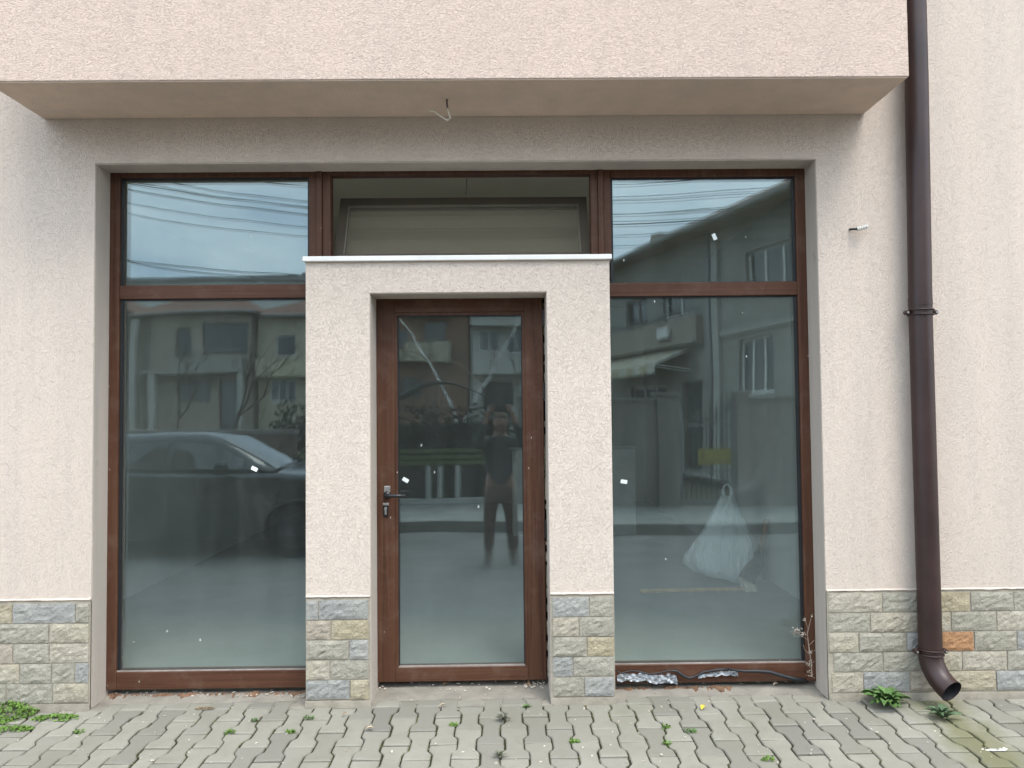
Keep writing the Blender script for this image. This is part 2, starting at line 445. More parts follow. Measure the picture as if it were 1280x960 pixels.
# rooms behind the glass
mb = MB(); mb.box(-3.02, 2.22, 0.29, 8.2, -0.08, 0.06); mb.build('floor', M['floor_in'], shop)
mb = MB()
mb.box(-3.2, -2.98, 0.30, 8.2, 0.0, 3.2); mb.box(2.2, 2.4, 0.30, 8.2, 0.0, 3.2); mb.box(-3.2, 2.4, 8.1, 8.3, 0.0, 3.2)
mb.box(-3.2, OX0 - 0.001, 0.301, 0.32, 0.0, 3.2); mb.box(OX1 + 0.001, 2.4, 0.301, 0.32, 0.0, 3.2); mb.box(-3.2, 2.4, 0.301, 0.32, OZ1 + 0.02, 3.2)
mb.build('inner_wall', M['plaster_in'], shop)
mb = MB(); mb.box(-3.2, 2.4, 0.3, 8.3, 3.12, 3.3); mb.build('ceiling', M['ceil_in'], shop)
mb = MB(); mb.box(-9, 9, 0.302, 9, 6.1, 6.3); mb.box(-9, -8.8, .301, 9, 0, 6.1); mb.box(8.8, 9, .301, 9, 0, 6.1); mb.box(-9, 9, 8.9, 9.1, 0, 6.1)
mb.build('rear_shell', M['plaster_in'], shop)

# stone plinth -----------------------------------------------------
def stone_mesh(x0, x1, z0, z1, y, seed, rough=0.0062):
    """split-faced slip: chamfered uneven front, thin sides back into the wall"""
    mb = MB(); L = x1 - x0; H = z1 - z0
    nu = max(4, int(L / 0.020)); nv = 6
    o = [(rnd.uniform(-.003, .003), rnd.uniform(-.003, .003)) for _ in range(4)]
    d0 = rnd.uniform(0.003, 0.009)
    def fn(u, v):
        x = x0 + L * u; z = z0 + H * v
        ed = min(u * L, (1 - u) * L, v * H, (1 - v) * H)
        k = min(1, ed / 0.006)
        w1 = nz(x * 22 + seed * 7, z * 36, seed); w2 = nz(x * 66, z * 90 + seed * 3, seed)
        out = d0 * (0.5 + 0.5 * k) + k * rough * (w1 * 0.55 + w2 * 0.75)
        ex = 0.0035 * nz(z * 40, seed, x * 9) * (1 - k); ez = 0.0035 * nz(x * 30, seed * 2, 5) * (1 - k)
        return (x + ex, y - 0.006 - out, z + ez)
    mb.grid(fn, nu, nv)
    g = lambda i, j: j * (nu + 1) + i
    rim = [g(i, 0) for i in range(nu + 1)] + [g(nu, j) for j in range(1, nv + 1)] + [g(i, nv) for i in range(nu - 1, -1, -1)] + [g(0, j) for j in range(nv - 1, 0, -1)]
    o2 = len(mb.v)
    for i in rim: p = mb.v[i]; mb.v.append(Vector((p.x, y + 0.012, p.z)))
    n = len(rim)
    for i in range(n): mb.f.append([rim[i], rim[(i + 1) % n], o2 + (i + 1) % n, o2 + i]); mb.mi.append(0)
    return mb
ZT, CH = 0.536, 0.1012
def course(parent, row, segs, px_origin, px_scale, y=0.0, zshift=0.0):
    z1 = ZT - row * CH + zshift; z0 = z1 - CH + 0.004
    for (a, b, k) in segs:
        xa = px_origin + a * px_scale; xb = px_origin + b * px_scale
        m = stone_mesh(xa + 0.001, xb - 0.001, z0 + rnd.uniform(0, .003), z1 - rnd.uniform(0, .003), y, rnd.uniform(0, 60))
        m.build('stone', STONE[k], parent)
def zoomx(z, o, s): p = atY(o + z / s, 810, 0.0); return p.x
def mapx(o, s): x0 = zoomx(0, o, s); x1 = zoomx(1000, o, s); return x0, (x1 - x0) / 1000
o_, s_ = mapx(0, 4.364)
for i, sg in enumerate([
    [(-330, -140, 'g'), (-136, 68, 'y'), (72, 412, 'b'), (416, 488, 'g')],
    [(-400, -4, 'g'), (0, 270, 'g'), (274, 488, 'c')],
    [(-330, -150, 'b'), (-146, 75, 't'), (80, 272, 'g'), (275, 488, 'c')],
    [(-330, -120, 'c'), (-116, 112, 'c'), (116, 285, 'g'), (289, 410, 'g'), (414, 488, 'b')],
    [(-330, -200, 'y'), (-196, 40, 'g'), (44, 292, 'g'), (296, 488, 'c')]]):
    course(wall, i, sg, o_, s_)
o_, s_ = mapx(230, 4.364)
for i, sg in enumerate([
    [(668, 735, 'b'), (738, 1008, 'b')], [(668, 801, 't'), (806, 1008, 'y')], [(668, 900, 'g'), (904, 1008, 'b')],
    [(668, 796, 'c'), (800, 1008, 'g')], [(668, 905, 'b'), (909, 1008, 'y')]]):
    course(portal, i, sg, o_, s_)
o_, s_ = mapx(680, 4.364)
for i, sg in enumerate([
    [(48, 248, 'b'), (252, 380, 'g')], [(48, 190, 'c'), (194, 380, 'g')], [(48, 232, 'g'), (236, 380, 'y')],
    [(48, 154, 'b'), (158, 380, 'g')], [(48, 215, 'g'), (219, 380, 'b')]]):
    course(portal, i, sg, o_, s_)
o_, s_ = mapx(1030, 4.174)
for i, sg in enumerate([
    [(24, 304, 'c'), (309, 560, 'g'), (564, 762, 'y'), (768, 990, 'g'), (995, 1180, 'g'), (1185, 1400, 'c')],
    [(24, 238, 'g'), (243, 540, 'c'), (545, 659, 'c'), (665, 896, 'g'), (902, 1090, 'c'), (1095, 1300, 'b')],
    [(24, 176, 'c'), (181, 423, 'g'), (428, 600, 'b'), (605, 776, 'o'), (782, 1000, 'g'), (1005, 1250, 'b')],
    [(46, 299, 'g'), (304, 560, 'g'), (564, 712, 'c'), (716, 946, 'c'), (952, 1200, 'g')],
    [(36, 196, 'c'), (201, 436, 'b'), (440, 600, 't'), (605, 886, 'y'), (891, 1120, 'b')]]):
    course(wall, i, sg, o_, s_, zshift=0.004)
def lip(a, b, parent, mat):      # thick wavy edge where the render laps over the stone
    m = MB(); n = int((b - a) * 60)
    def fn(u, v):
        x = a + (b - a) * u; t = v * math.pi
        return (x, -.0005 - .013 * math.sin(t) * (.8 + .4 * nz(x * 20)), ZT + .011 + .014 * v + .006 * nz(x * 13, 2) * (1 - v) + .003 * nz(x * 60, 5) * (1 - v))
    m.grid(fn, n, 4); m.build('stucco_lip', mat, parent, smooth=True)
lip(-3.2, OX0 - .001, wall, M['wall']); lip(OX1 + .001, 4.0, wall, M['wall']); lip(PX0 + .001, DX0 - .001, portal, M['portal']); lip(DX1 + .001, PX1 - .001, portal, M['portal'])
for (a, b) in ((-3.2, OX0), (OX1, 4.0)):
    mb = MB(); mb.box(a, b, -0.011, 0.006, -0.03, 0.028)
    mb.box(a, b, -0.0045, 0.006, 0.03, ZT + 0.012); mb.build('plinth_mortar', M['mortar'], wall)
for (a, b) in ((PX0, DX0), (DX1, PX1)):
    mb = MB(); mb.box(a - .002, b + .002, -0.012, 0.006, -0.03, 0.027); mb.box(a + 0.001, b - 0.001, -0.0045, 0.006, 0.03, ZT + 0.010); mb.build('plinth_mortar', M['mortar'], portal)

# ------------------------------------------------------------------ window frame
fr = MB()
Y0, Y1 = 0.15, 0.225
fr.box(OX0, OX0 + 0.055, Y0, Y1, 0.04, OZ1)
fr.box(OX1 - 0.055, OX1, Y0, Y1, 0.04, OZ1)
fr.box(OX0 + 0.055, -1.054, Y0, Y1, 2.783, OZ1); fr.box(-0.937, 0.479, Y0 + .004, Y1, 2.793, OZ1); fr.box(0.589, OX1 - 0.055, Y0, Y1, 2.768, OZ1)
wf = fr.build('window_frame', M['wood_v'], shop, bevel=0.004)
b_ = MB()
b_.box(OX0 + 0.055, PX0 - 0.002, Y0 + .001, Y1, 0.04, 0.133); b_.build('bottom_rail', M['wood_h'], wf, bevel=0.004)
b_ = MB(); b_.box(PX1 + 0.002, OX1 - 0.055, Y0 + .001, Y1, 0.04, 0.137); b_.build('bottom_rail', M['wood_h'], wf, bevel=0.004)
b_ = MB(); b_.box(OX0 + 0.055, -1.026, Y0 + .001, Y1, 2.122, 2.196); b_.build('transom_rail', M['wood_h'], wf, bevel=0.004)
b_ = MB(); b_.box(0.55, OX1 - 0.055, Y0 + .001, Y1, 2.115, 2.190); b_.build('transom_rail', M['wood_h'], wf, bevel=0.004)
for (a, b) in ((-1.054, -0.937), (0.479, 0.589)):
    m_ = MB(); w = b - a
    m_.box(a, a + w * .36, Y0, Y1, PZ1 + .03, OZ1 - .003); m_.box(a + w * .36, a + w * .62, Y0 - .010, Y1, PZ1 + .03, OZ1 - .003); m_.box(a + w * .62, b, Y0 + .003, Y1, PZ1 + .03, OZ1 - .003)
    m_.build('mullion', M['wood_v'], wf, bevel=0.003)
M['bead'] = plain('dusty_lit_bead', (.27, .235, .21), .8, 0, .25, 12)  # pale tone is dust plus the sky-lit bead top, painted in
GY = 0.172
def wedge(p, x0, x1, y, t, z0, z1, kx, kz):
    p.box(x0, x1, y, y + t, z0, z1)
    for v in p.v:
        if v.y > y + t * .5: v.y += kx * (v.x - (x0 + x1) / 2) + kz * (v.z - (z0 + z1) / 2)
def pane(x0, x1, z0, z1, parent, y=GY, mat='glass', gk=0.016, g=(1, 1, 1, 1), k=(0, 0)):
    p = MB(); wedge(p, x0, x1, y, .022, z0, z1, *k); p.build('pane', M[mat], parent)
    k = MB(); yy0, yy1 = y - 0.006, y + 0.004
    if g[0]: k.box(x0, x0 + gk, yy0, yy1, z0, z1)
    if g[1]: k.box(x1 - gk, x1, yy0, yy1, z0, z1)
    if g[2]: k.box(x0 + gk, x1 - gk, yy0, yy1, z0, z0 + 0.006)
    if g[3]: k.box(x0 + gk, x1 - gk, yy0, yy1, z1 - 0.010, z1)
    k.build('gasket', M['gasket'], parent)
    if z0 < 1: q = MB(); q.box(x0, x1, y - .016, y - .0065, z0 - .002, z0 + .007); q.build('sill_bead', M['bead'], parent)
pane(OX0 + 0.053, PX0 - 0.003, 0.131, 2.124, wf, g=(1, 0, 1, 1), k=(.0012, .0015))
pane(OX0 + 0.053, -1.052, 2.194, 2.785, wf, gk=0.012, k=(.0006, .001))
pane(PX1 + 0.003, OX1 - 0.053, 0.135, 2.117, wf, g=(0, 1, 1, 1), k=(-.0010, .0020))
pane(0.587, OX1 - 0.053, 2.188, 2.770, wf, gk=0.014, k=(0, .0018))
# tilted hopper sash above the door
tw = MB(); tw.box(-0.937, 0.479, Y0 + .006, Y1, PZ1 + .029, 2.345); tf = tw.build('transom_window', M['wood_h'], shop, bevel=0.003)
SB = Vector((-0.2275, 0.235, 2.335)); tilt = math.atan2(0.19, 0.405); SH, SW = 0.447, 0.713
ux = Vector((1, 0, 0)); uz = Vector((0, math.sin(tilt), math.cos(tilt))); uy = uz.cross(ux)
if uy.y < 0: uy = -uy
sm = MB(); fw_ = 0.05
def sbar(x0, x1, z0, z1, t0, t1): sm.obox(SB + ux * ((x0 + x1) / 2) + uz * ((z0 + z1) / 2) + uy * ((t0 + t1) / 2), ux * (x1 - x0) / 2, uy * (t1 - t0) / 2, uz * (z1 - z0) / 2)
sbar(-SW, -SW + fw_, 0, SH, 0, .055); sbar(SW - fw_, SW, 0, SH, 0, .055); sbar(-SW + fw_, SW - fw_, 0, fw_, 0, .055); sbar(-SW + fw_, SW - fw_, SH - fw_, SH, 0, .055)
sash = sm.build('sash', plain('sash_brown_inside', (0.105, 0.085, 0.062), 0.5), tf)
sl = MB()
for (x0, x1, z0, z1) in ((-SW + fw_, SW - fw_, SH - fw_ - .006, SH - fw_), (-SW + fw_, -SW + fw_ + .006, fw_, SH - fw_ - .006), (SW - fw_ - .006, SW - fw_, fw_, SH - fw_ - .006)):
    sl.obox(SB + ux * ((x0 + x1) / 2) + uz * ((z0 + z1) / 2) + uy * .012, ux * (x1 - x0) / 2, uy * .006, uz * (z1 - z0) / 2)
sl.build('glazing_bead', plain('pale_bead', (.22, .20, .16), .6), tf)
sp = MB(); c = SB + uz * (SH / 2) + uy * 0.028
sp.obox(c, ux * (SW - fw_ + .004), uy * .008, uz * (SH / 2 - fw_ + .004)); sp.build('pane', M['glass_in'], tf)
ck = MB(); ck.tube([atY(583, 219, 0.5), atY(583.5, 232, 0.47), atY(582, 243, 0.44)], 0.0018, 5); ck.build('pull_cord', M['black'], tf)

# ------------------------------------------------------------------ door
HP = Vector((0.212, 0.235, 0.0))             # hinge edge
dm = MB(); DZ0 = 0.047; DZT = 2.116; DL, DR = -0.698, 0.212; st = 0.098
dm.box(DL, DL + st, 0.20, 0.27, DZ0, DZT); dm.box(DR - st, DR, 0.20, 0.27, DZ0, DZT)
door = dm.build('door', M['wood_v'], shop, origin=HP, bevel=0.004)
for (a, b) in ((DZ0, DZ0 + 0.075), (2.042, DZT)):
    rl = MB(); rl.box(DL + st, DR - st, 0.201, 0.27, a, b); rl.build('door_rail', M['wood_h'], door, bevel=0.003)
bd = MB(); i0, i1, k0, k1, bw = DL + st, DR - st, DZ0 + 0.075, 2.042, 0.016
bd.box(i0, i0 + bw, .208, .228, k0, k1); bd.box(i1 - bw, i1, .208, .228, k0, k1); bd.box(i0 + bw, i1 - bw, .208, .228, k1 - bw, k1)
bd.build('glazing_bead', M['wood_v'], door)
q = MB(); q.box(i0 + .002, i1 - .002, .2085, .221, k0 - .002, k0 + .007); q.build('sill_bead', M['bead'], door)
pm = MB(); wedge(pm, i0 + .005, i1 - .005, 0.222, .022, k0 - .003, k1 - .005, -.0018, .0010); pm.build('pane', M['glass'], door)
gk = MB(); gk.box(i0 + bw, i0 + bw + .005, .215, .224, k0, k1 - bw); gk.box(i1 - bw - .005, i1 - bw, .215, .224, k0, k1 - bw); gk.box(i0 + bw, i1 - bw, .215, .224, k1 - bw - .006, k1 - bw); gk.box(i0 + bw, i1 - bw, .215, .224, k0, k0 + .005)
gk.build('gasket', M['gasket'], door)
hp = atY(484, 618.5, 0.19)
hm = MB()
hm.cyl((hp.x, .201, hp.z), (hp.x, .188, hp.z), .020, 24); hm.cyl((hp.x, .19, hp.z), (hp.x, .145, hp.z), .0095, 16)
hm.tube([(hp.x - .008, .145, hp.z), (hp.x + .02, .142, hp.z + .001), (hp.x + .06, .141, hp.z), (hp.x + .108, .143, hp.z - .001)], [.0105, .0105, .0095, .008], 14)
hm.build('handle', M['black'], door, smooth=True)
hm = MB(); hm.box(hp.x - .017, hp.x + .017, .196, .2005, hp.z + .012, hp.z + .048); hm.build('handle_plate', M['steel'], door, bevel=.003)
kp = atY(482.5, 638, 0.197)
km = MB(); km.box(kp.x - .014, kp.x + .014, .193, .2005, kp.z - .033, kp.z + .03); km.build('lock_plate', M['black'], door, bevel=.004)
km = MB(); km.cyl((kp.x, .199, kp.z + .012), (kp.x, .188, kp.z + .012), .0085, 16); km.box(kp.x - .005, kp.x + .005, .1885, .197, kp.z - .020, kp.z + .006); km.build('lock_cylinder', M['steel'], door, bevel=.001)
km = MB(); km.box(kp.x - .016, kp.x + .016, .196, .2005, kp.z + .027, kp.z + .042); km.build('handle_plate', M['steel'], door, bevel=.002)
for (y_) in (397, 488, 662):
    h_ = atY(684, y_, 0.19); hb = MB(); hb.cyl((DR + .005, .196, h_.z - .045), (DR + .005, .196, h_.z + .045), .0075, 12)
    hb.box(DR - .001, DR + .012, .199, .215, h_.z - .04, h_.z + .04); hb.build('hinge', M['black'], door)
door.rotation_euler.z = R(0.38)
door.rotation_euler.x = R(0.18)
# torn mounting foam in the gap beside the door leaf
ff = MB(); z = 0.06; rr = random.Random(4)
while z < 2.10:
    hgt = rr.uniform(.012, .05); x1 = DX1 - .001
    if rr.random() < .55: ff.box(DR + .003 + rr.uniform(0, .004), x1, .206 + rr.uniform(0, .02), .26, z, z + hgt)
    z += hgt
ff.build('foam_filler', plain('old_mounting_foam', (0.45, 0.40, 0.30), 0.95, 0, .4, 30, .8, .006), portal)['kind'] = 'stuff'
ff = MB(); ff.box(DR - .02, DX1 + .002, .272, .284, 0.04, DZT + .003); ff.box(DX0 - .002, DX1, .272, .284, DZT - .01, DZT + .003); ff.box(DX0 - .002, DX0 + .02, .272, .284, .04, DZT); ff.build('door_stop', M['gasket'], portal)
# cement thresholds
th = MB(); th.grid(lambda u, v: (DX0 + (DX1 - DX0) * u, 0.058 + 0.235 * v + .006 * nz(u * 9, 3) * (1 - v), -0.004 + 0.026 * v + .005 * nz(u * 14, v * 6)), 24, 6)
th.build('threshold', M['cement'], shop, smooth=True)
for (a, b) in ((OX0, PX0), (PX1, OX1)):
    th = MB(); th.grid(lambda u, v: (a + (b - a) * u, 0.058 + 0.13 * v + .006 * nz(u * 9 + a, 3) * (1 - v), -0.004 + 0.018 * v + .006 * nz(u * 16 + a, v * 5)), 24, 6)
    th.build('threshold', M['cement'], shop, smooth=True)
for (a, b) in ((OX0, PX0), (DX0, DX1), (PX1, OX1)):
    th = MB(); th.box(a, b, -.03, .30, -.06, -.0035); th.build('threshold_bed', M['cement'], shop)
def foam_strip(xa, xb, name, mat, seed, h=.024):
    f = MB()
    def fn(u, v):
        x = xa + (xb - xa) * u
        ragged = .5 + 1.1 * nz(x * 9 + seed, seed) + .9 * nz(x * 38, seed * 2) + .5 * nz(x * 95, seed)
        reach = .010 + .034 * max(0, ragged)
        top = h * max(.12, .55 + .7 * nz(x * 13, seed * 3) + .5 * nz(x * 60, 9))
        w = nz(x * 120, v * 14, seed) * .006
        return (x, .158 - reach * (1 - v) ** 1.3 + w * .6, .001 + top * v ** .8 + w * v)
    f.grid(fn, int((xb - xa) * 220), 6)
    return f.build(name, mat, shop)
rust = plain('orange_brown_foam', (0.17, 0.095, 0.055), 0.95, 0, 0.6, 24, 0.9, .01)
foam_strip(OX0 + .01, PX0 - .005, 'foam_strip', rust, 1.3)
foam_strip(PX1 + .01, 1.2, 'foam_strip', rust, 7.3, .026)

# ================================================================== THINGS ON THE FACADE
# downpipe
dp = empty('downpipe', (2.147, -0.075, 0.2), label='dark brown round downpipe running down the wall beside the canopy', cat='downpipe')
p_ = MB(); p_.tube([(2.166, -.075, 6.2), (2.160, -.075, 3.2), (2.146, -.075, 2.0), (2.148, -.075, .25)], .056, 32, False)
p_.build('pipe', M['pipe'], dp, smooth=True)
p_ = MB(); p_.tube([(2.146, -.075, 2.02), (2.146, -.075, 2.06)], .0576, 32, False); p_.build('pipe_joint', M['pipe'], dp, smooth=True)
el = MB(); pts = []
for i in range(9):
    a = R(8.5 * i); pts.append((2.148 + .065 * (1 - math.cos(a)), -.075 - .17 * (1 - math.cos(a)), .255 - .17 * math.sin(a)))
el.tube(pts, [.0575] * 9, 32, False)
el.m = 1; el.tube([(p[0], p[1], p[2]) for p in pts], [.0540] * 9, 32, False)
q = Vector(pts[-1]); d_ = (q - Vector(pts[-2])).normalized()
elb = el.build('elbow', [M['pipe'], M['pipe_in']], dp, smooth=True)
rm = MB(); rm.tube([q - d_ * .004, q + d_ * .002], .059, 32, False); rm.build('outlet_rim', M['pipe'], dp, smooth=True)
for zc in (1.985, 0.262):
    c_ = MB()
    for dz in (-.012, .012):
        c_.tube([(2.147 + .0625 * math.cos(t), -.075 + .0625 * math.sin(t), zc + dz) for t in [2 * math.pi * k / 32 for k in range(33)]], .0035, 8, False)
    cl = c_.build('clamp', M['pipe'], dp, smooth=True)
    for sx in (-1, 1):
        c_ = MB(); c_.box(2.147 + sx * .060 - .004, 2.147 + sx * .060 + .022 * sx + .004, -.08, -.0, zc - .011, zc + .011) if False else None
        c_ = MB(); c_.cyl((2.147 + sx * .074, -.088, zc), (2.147 + sx * .074, -.062, zc), .012, 14); c_.build('clamp_lug', M['pipe'], cl, bevel=.002)
        c_ = MB(); c_.cyl((2.147 + sx * .074, -.095, zc), (2.147 + sx * .074, -.087, zc), .0055, 10); c_.build('screw', M['steel'], cl)
    c_ = MB(); c_.cyl((2.147, -.02, zc), (2.147, .02, zc), .006, 8); c_.build('wall_pin', M['steel'], cl)

# cut cable ends under the canopy
tn = empty('cable_end', atZ(559, 123, CZ), label='cut cable with two bare pale ends sticking out of the canopy underside', cat='cable')
Yh = tn.location.y
t_ = MB(); t_.tube([atY(559, 122, Yh), atY(558.5, 128, Yh), atY(559.5, 136, Yh)], .0045, 8); t_.build('sheath', plain('grey_cable_sheath', (.10, .08, .065), .6), tn, smooth=True)
pw = plain('pale_wire', (.62, .56, .47), .5)
t_ = MB(); t_.tube([atY(559.5, 135, Yh), atY(561, 141, Yh), atY(563, 148, Yh)], .0052, 8); t_.build('wire', pw, tn, smooth=True)
t_ = MB(); t_.tube([atY(562.5, 148, Yh), atY(559, 150.5, Yh), atY(552, 146, Yh), atY(544, 140, Yh), atY(540, 138.5, Yh), atY(536.5, 139.5, Yh)], .0042, 8); t_.build('wire', pw, tn, smooth=True)
# conduit stub
wp = atY(1061, 286.5, 0)
cs = empty('conduit_stub', wp, label='short white corrugated conduit end poking out of the right wall', cat='conduit')
t_ = MB(); t_.tube([(wp.x, .01, wp.z), (wp.x + .012, -.018, wp.z - .004), (wp.x + .03, -.03, wp.z - .006)], .006, 8); t_.build('cable', M['black'], cs, smooth=True)
t_ = MB(); pts = [(wp.x + .030 + .05 * k / 14, -.030 - .015 * k / 14, wp.z - .007 + .012 * k / 14) for k in range(15)]
t_.tube(pts, [.0140 if k % 3 == 0 else .0095 for k in range(15)], 14, False); t_.build('sleeve', plain('white_plastic', (.58, .57, .53), .5), cs)
# maker stickers left on the panes
WHITE = plain('paper_label', (.70, .74, .72), .6)
for (x, y, a, yy, lb) in ((507, 600, -32, .2135, 'small white paper label on the door pane beside the handle'),
                          (318, 586, -25, .168, 'small white paper label on the lower left pane over the car windscreen'),
                          (893, 296, -68, .168, 'small white paper label on the upper right pane'),
                          (780, 602, -8, .168, 'small white paper label low on the right pane near the pillar')):
    c = atY(x, y, yy); s_ = MB(); ca, sa = math.cos(R(a)), math.sin(R(a))
    s_.obox(c, Vector((ca, 0, sa)) * .0175, Vector((0, .0008, 0)), Vector((-sa, 0, ca)) * .0105)
    tag(s_.build('paper_label', WHITE, None, origin=c), lb, 'sticker', 'paper labels left on the panes')

# silver flashing foil and black tube along the right sill
fo = MB()
pxs = [(771, 843), (782, 841), (795, 842), (806, 840), (816, 844), (828, 843), (838, 842), (846, 844)]
def foil(pts, h0, h1, m):
    n = len(pts)
    def fn(u, v):
        i = min(int(u * (n - 1)), n - 2); f = u * (n - 1) - i
        a = atY(*pts[i], .147); b = atY(*pts[i + 1], .147); p = a.lerp(b, f)
        return (p.x, .146 - .012 * nz(p.x * 60, v * 5) - .010 * v - .004, p.z - .045 * v * (h0 + (h1 - h0) * u) + .006 * nz(p.x * 40, v))
    m.grid(fn, 60, 5)
foil(pxs, .8, 1.0, fo)
foil([(872, 844), (884, 841), (898, 839), (912, 838), (922, 839)], .3, .55, fo)
fm = MT('crumpled_foil'); fm = fm.set(fm.ramp(fm.noise(fm.pos(), 30, 4).outputs[0], (.35, (.16, .17, .18)), (.7, (.45, .47, .49))), .3, .75, .5, fm.noise(fm.pos((1, 1, 1)), 60, 4, .7).outputs[0], .8, .01)
tag(fo.build('flashing_foil', fm, None, smooth=True), 'crumpled silver flashing foil hanging under the right window frame', 'foil')
tb = MB()
def py_(l, yy): return [atY(x, y, yy) for x, y in l]
tb.tube(py_([(770, 838), (776, 842), (788, 838.5), (800, 839.5), (812, 843), (824, 841), (838, 838), (846, 839), (854, 845), (862, 848), (868, 846), (880, 840), (898, 837), (912, 836.5)], .132), [.004] * 7 + [.008] * 3 + [.006] * 4, 8)
tb.tube(py_([(912, 837), (930, 839), (948, 839), (962, 840), (975, 844), (990, 848), (1007, 851)], .125), [.006, .007, .009, .010, .010, .011, .012], 10)
tag(tb.build('rubber_tube', M['gasket'], None, smooth=True), 'black rubber strip sagging along the sill of the right window', 'rubber strip')

# ================================================================== PAVEMENT
ground = MB(); ground.box(-1500, 1500, -1500, 40, -2, -0.32); tag(ground.build('ground', M['earth']), kind='structure')
pave = MB()
pave.quad((-40, -1.10, -0.0295), (40, -1.10, -0.0295), (40, 0.30, -0.0065), (-40, 0.30, -0.0065))
pave.quad((-40, -1.10, -0.0295), (40, -1.10, -0.0295), (40, -1.10, -0.4), (-40, -1.10, -0.4))
pavement = tag(pave.build('pavement', M['soil']), kind='structure')
SLOPE = 0.018
PITCH_X, LEN = 0.1076, 0.2875
WH, NH, GAP = 0.0645, 0.0431, 0.0072
def half_w(t):                       # t in [-.5,.5] along the block
    a = abs(t) * 4                   # 0 middle .. 2 end
    if a < .72: w = NH
    elif a > 1.28: w = WH
    else: k = (a - .72) / .56; k = k * k * (3 - 2 * k); w = NH + (WH - NH) * k
    return w
def paver_outline(y0, y1):
    ts = [-.5, -.34, -.29, -.25, -.21, -.16, .16, .21, .25, .29, .34, .5]
    ts = sorted(set([max(y0, min(y1, t)) for t in ts] + [y0, y1]))
    r = [(half_w(t) - GAP / 2, t * LEN) for t in ts]
    r[0] = (r[0][0], r[0][1] + GAP * .85); r[-1] = (r[-1][0], r[-1][1] - GAP * .85)
    return r
def paver_mb(mb, c, y0=-.5, y1=.5, tilt=(0, 0), dz=0, yaw=0):
    r = paver_outline(y0, y1)
    pts = [(w, y) for w, y in r] + [(-w, y) for w, y in reversed(r)]
    ym = sum(p[1] for p in pts) / len(pts)
    ch = 0.005; o = len(mb.v); n = len(pts); ca, sa = math.cos(yaw), math.sin(yaw)
    def P(x, y, z): return Vector((c[0] + x * ca - y * sa, c[1] + x * sa + y * ca, c[2] + z + x * tilt[0] + y * tilt[1] + dz))
    for (x, y) in pts:
        x2 = x - math.copysign(ch, x); y2 = y
        if abs(y - r[0][1]) < 1e-6: y2 = y + ch
        if abs(y - r[-1][1]) < 1e-6: y2 = y - ch
        mb.v.append(P(x2, y2, 0))
    for (x, y) in pts: mb.v.append(P(x, y, -.0045))
    for (x, y) in pts: mb.v.append(P(x, y, -.034))
    mb.f.append([o + i for i in range(n)]); mb.mi.append(0)
    for lv in (0, 1):
        for i in range(n): mb.f.append([o + lv * n + i, o + lv * n + (i + 1) % n, o + (lv + 1) * n + (i + 1) % n, o + (lv + 1) * n + i]); mb.mi.append(0)
full = [(lambda m: (paver_mb(m, (0, 0, 0)), m.mesh('paver', M['paver']))[1])(MB())]
rest = MB(); pr = random.Random(12)
XC = -0.508
n_pav = 0
for ci in range(-42, 48):
    x = XC + ci * PITCH_X
    for k in range(-9, 3):
        yc = -0.3125 + k * LEN + (0.0 if ci % 2 == 0 else LEN / 2)
        inopen = (OX0 + .02 < x < PX0 - .02) or (DX0 + .02 < x < DX1 - .02) or (PX1 + .02 < x < OX1 - .02)
        ymax = 0.065 if inopen else -0.016
        y0, y1 = -.5, .5
        if yc - LEN / 2 > ymax - .03: continue
        if yc + LEN / 2 > ymax: y1 = (ymax - yc) / LEN
        if yc + LEN / 2 < -1.07: continue
        if yc - LEN / 2 < -1.098: y0 = (-1.098 - yc) / LEN
        dz = pr.gauss(0, .0014); tl = (pr.gauss(0, .012), pr.gauss(0, .008)); yw = pr.gauss(0, .008)
        z = SLOPE * yc
        jx, jy = pr.gauss(0, .0008), pr.gauss(0, .0015)
        inview = abs(x) < 2.52 and yc > -0.82
        if inview:
            n_pav += 1
            if y1 == .5:
                o = place('paver', full[0], pavement, (x + jx, yc + jy, z + dz), (tl[1] + SLOPE, -tl[0], yw))
            else:
                m = MB(); paver_mb(m, (x + jx, yc + jy, z), y0, y1, (tl[0], tl[1] + SLOPE), dz, yw); m.build('paver', M['paver'], pavement)
        else:
            paver_mb(rest, (x + jx, yc + jy, z), y0, y1, (tl[0], tl[1] + SLOPE), dz, yw)
tag(rest.build('paver_field', M['paver'], pavement), kind='stuff')
kb = MB()
for i in range(-12, 12): kb.box(i * 1.0 + .004, i * 1.0 + .996, -1.21, -1.102, -.5, -.020)
tag(kb.build('kerb', M['kerb'], None, bevel=.012), kind='structure')
rd = MB(); rd.quad((-80, -6.5, -.25), (80, -6.5, -.25), (80, -4.0, -.25), (-80, -4.0, -.25)); rd.quad((-80, -4.0, -.25), (80, -4.0, -.25), (80, -1.15, -.12), (-80, -1.15, -.12)); tag(rd.build('road', M['road']), kind='structure')
fp = MB(); fp.box(-80, 80, -8.45, -6.62, -.4, -.105); tag(fp.build('far_pavement', M['farpave']), kind='structure')
kb = MB(); kb.box(-80, 80, -6.618, -6.5, -.4, -.10); tag(kb.build('far_kerb', M['kerb'], None, bevel=.012), kind='structure')

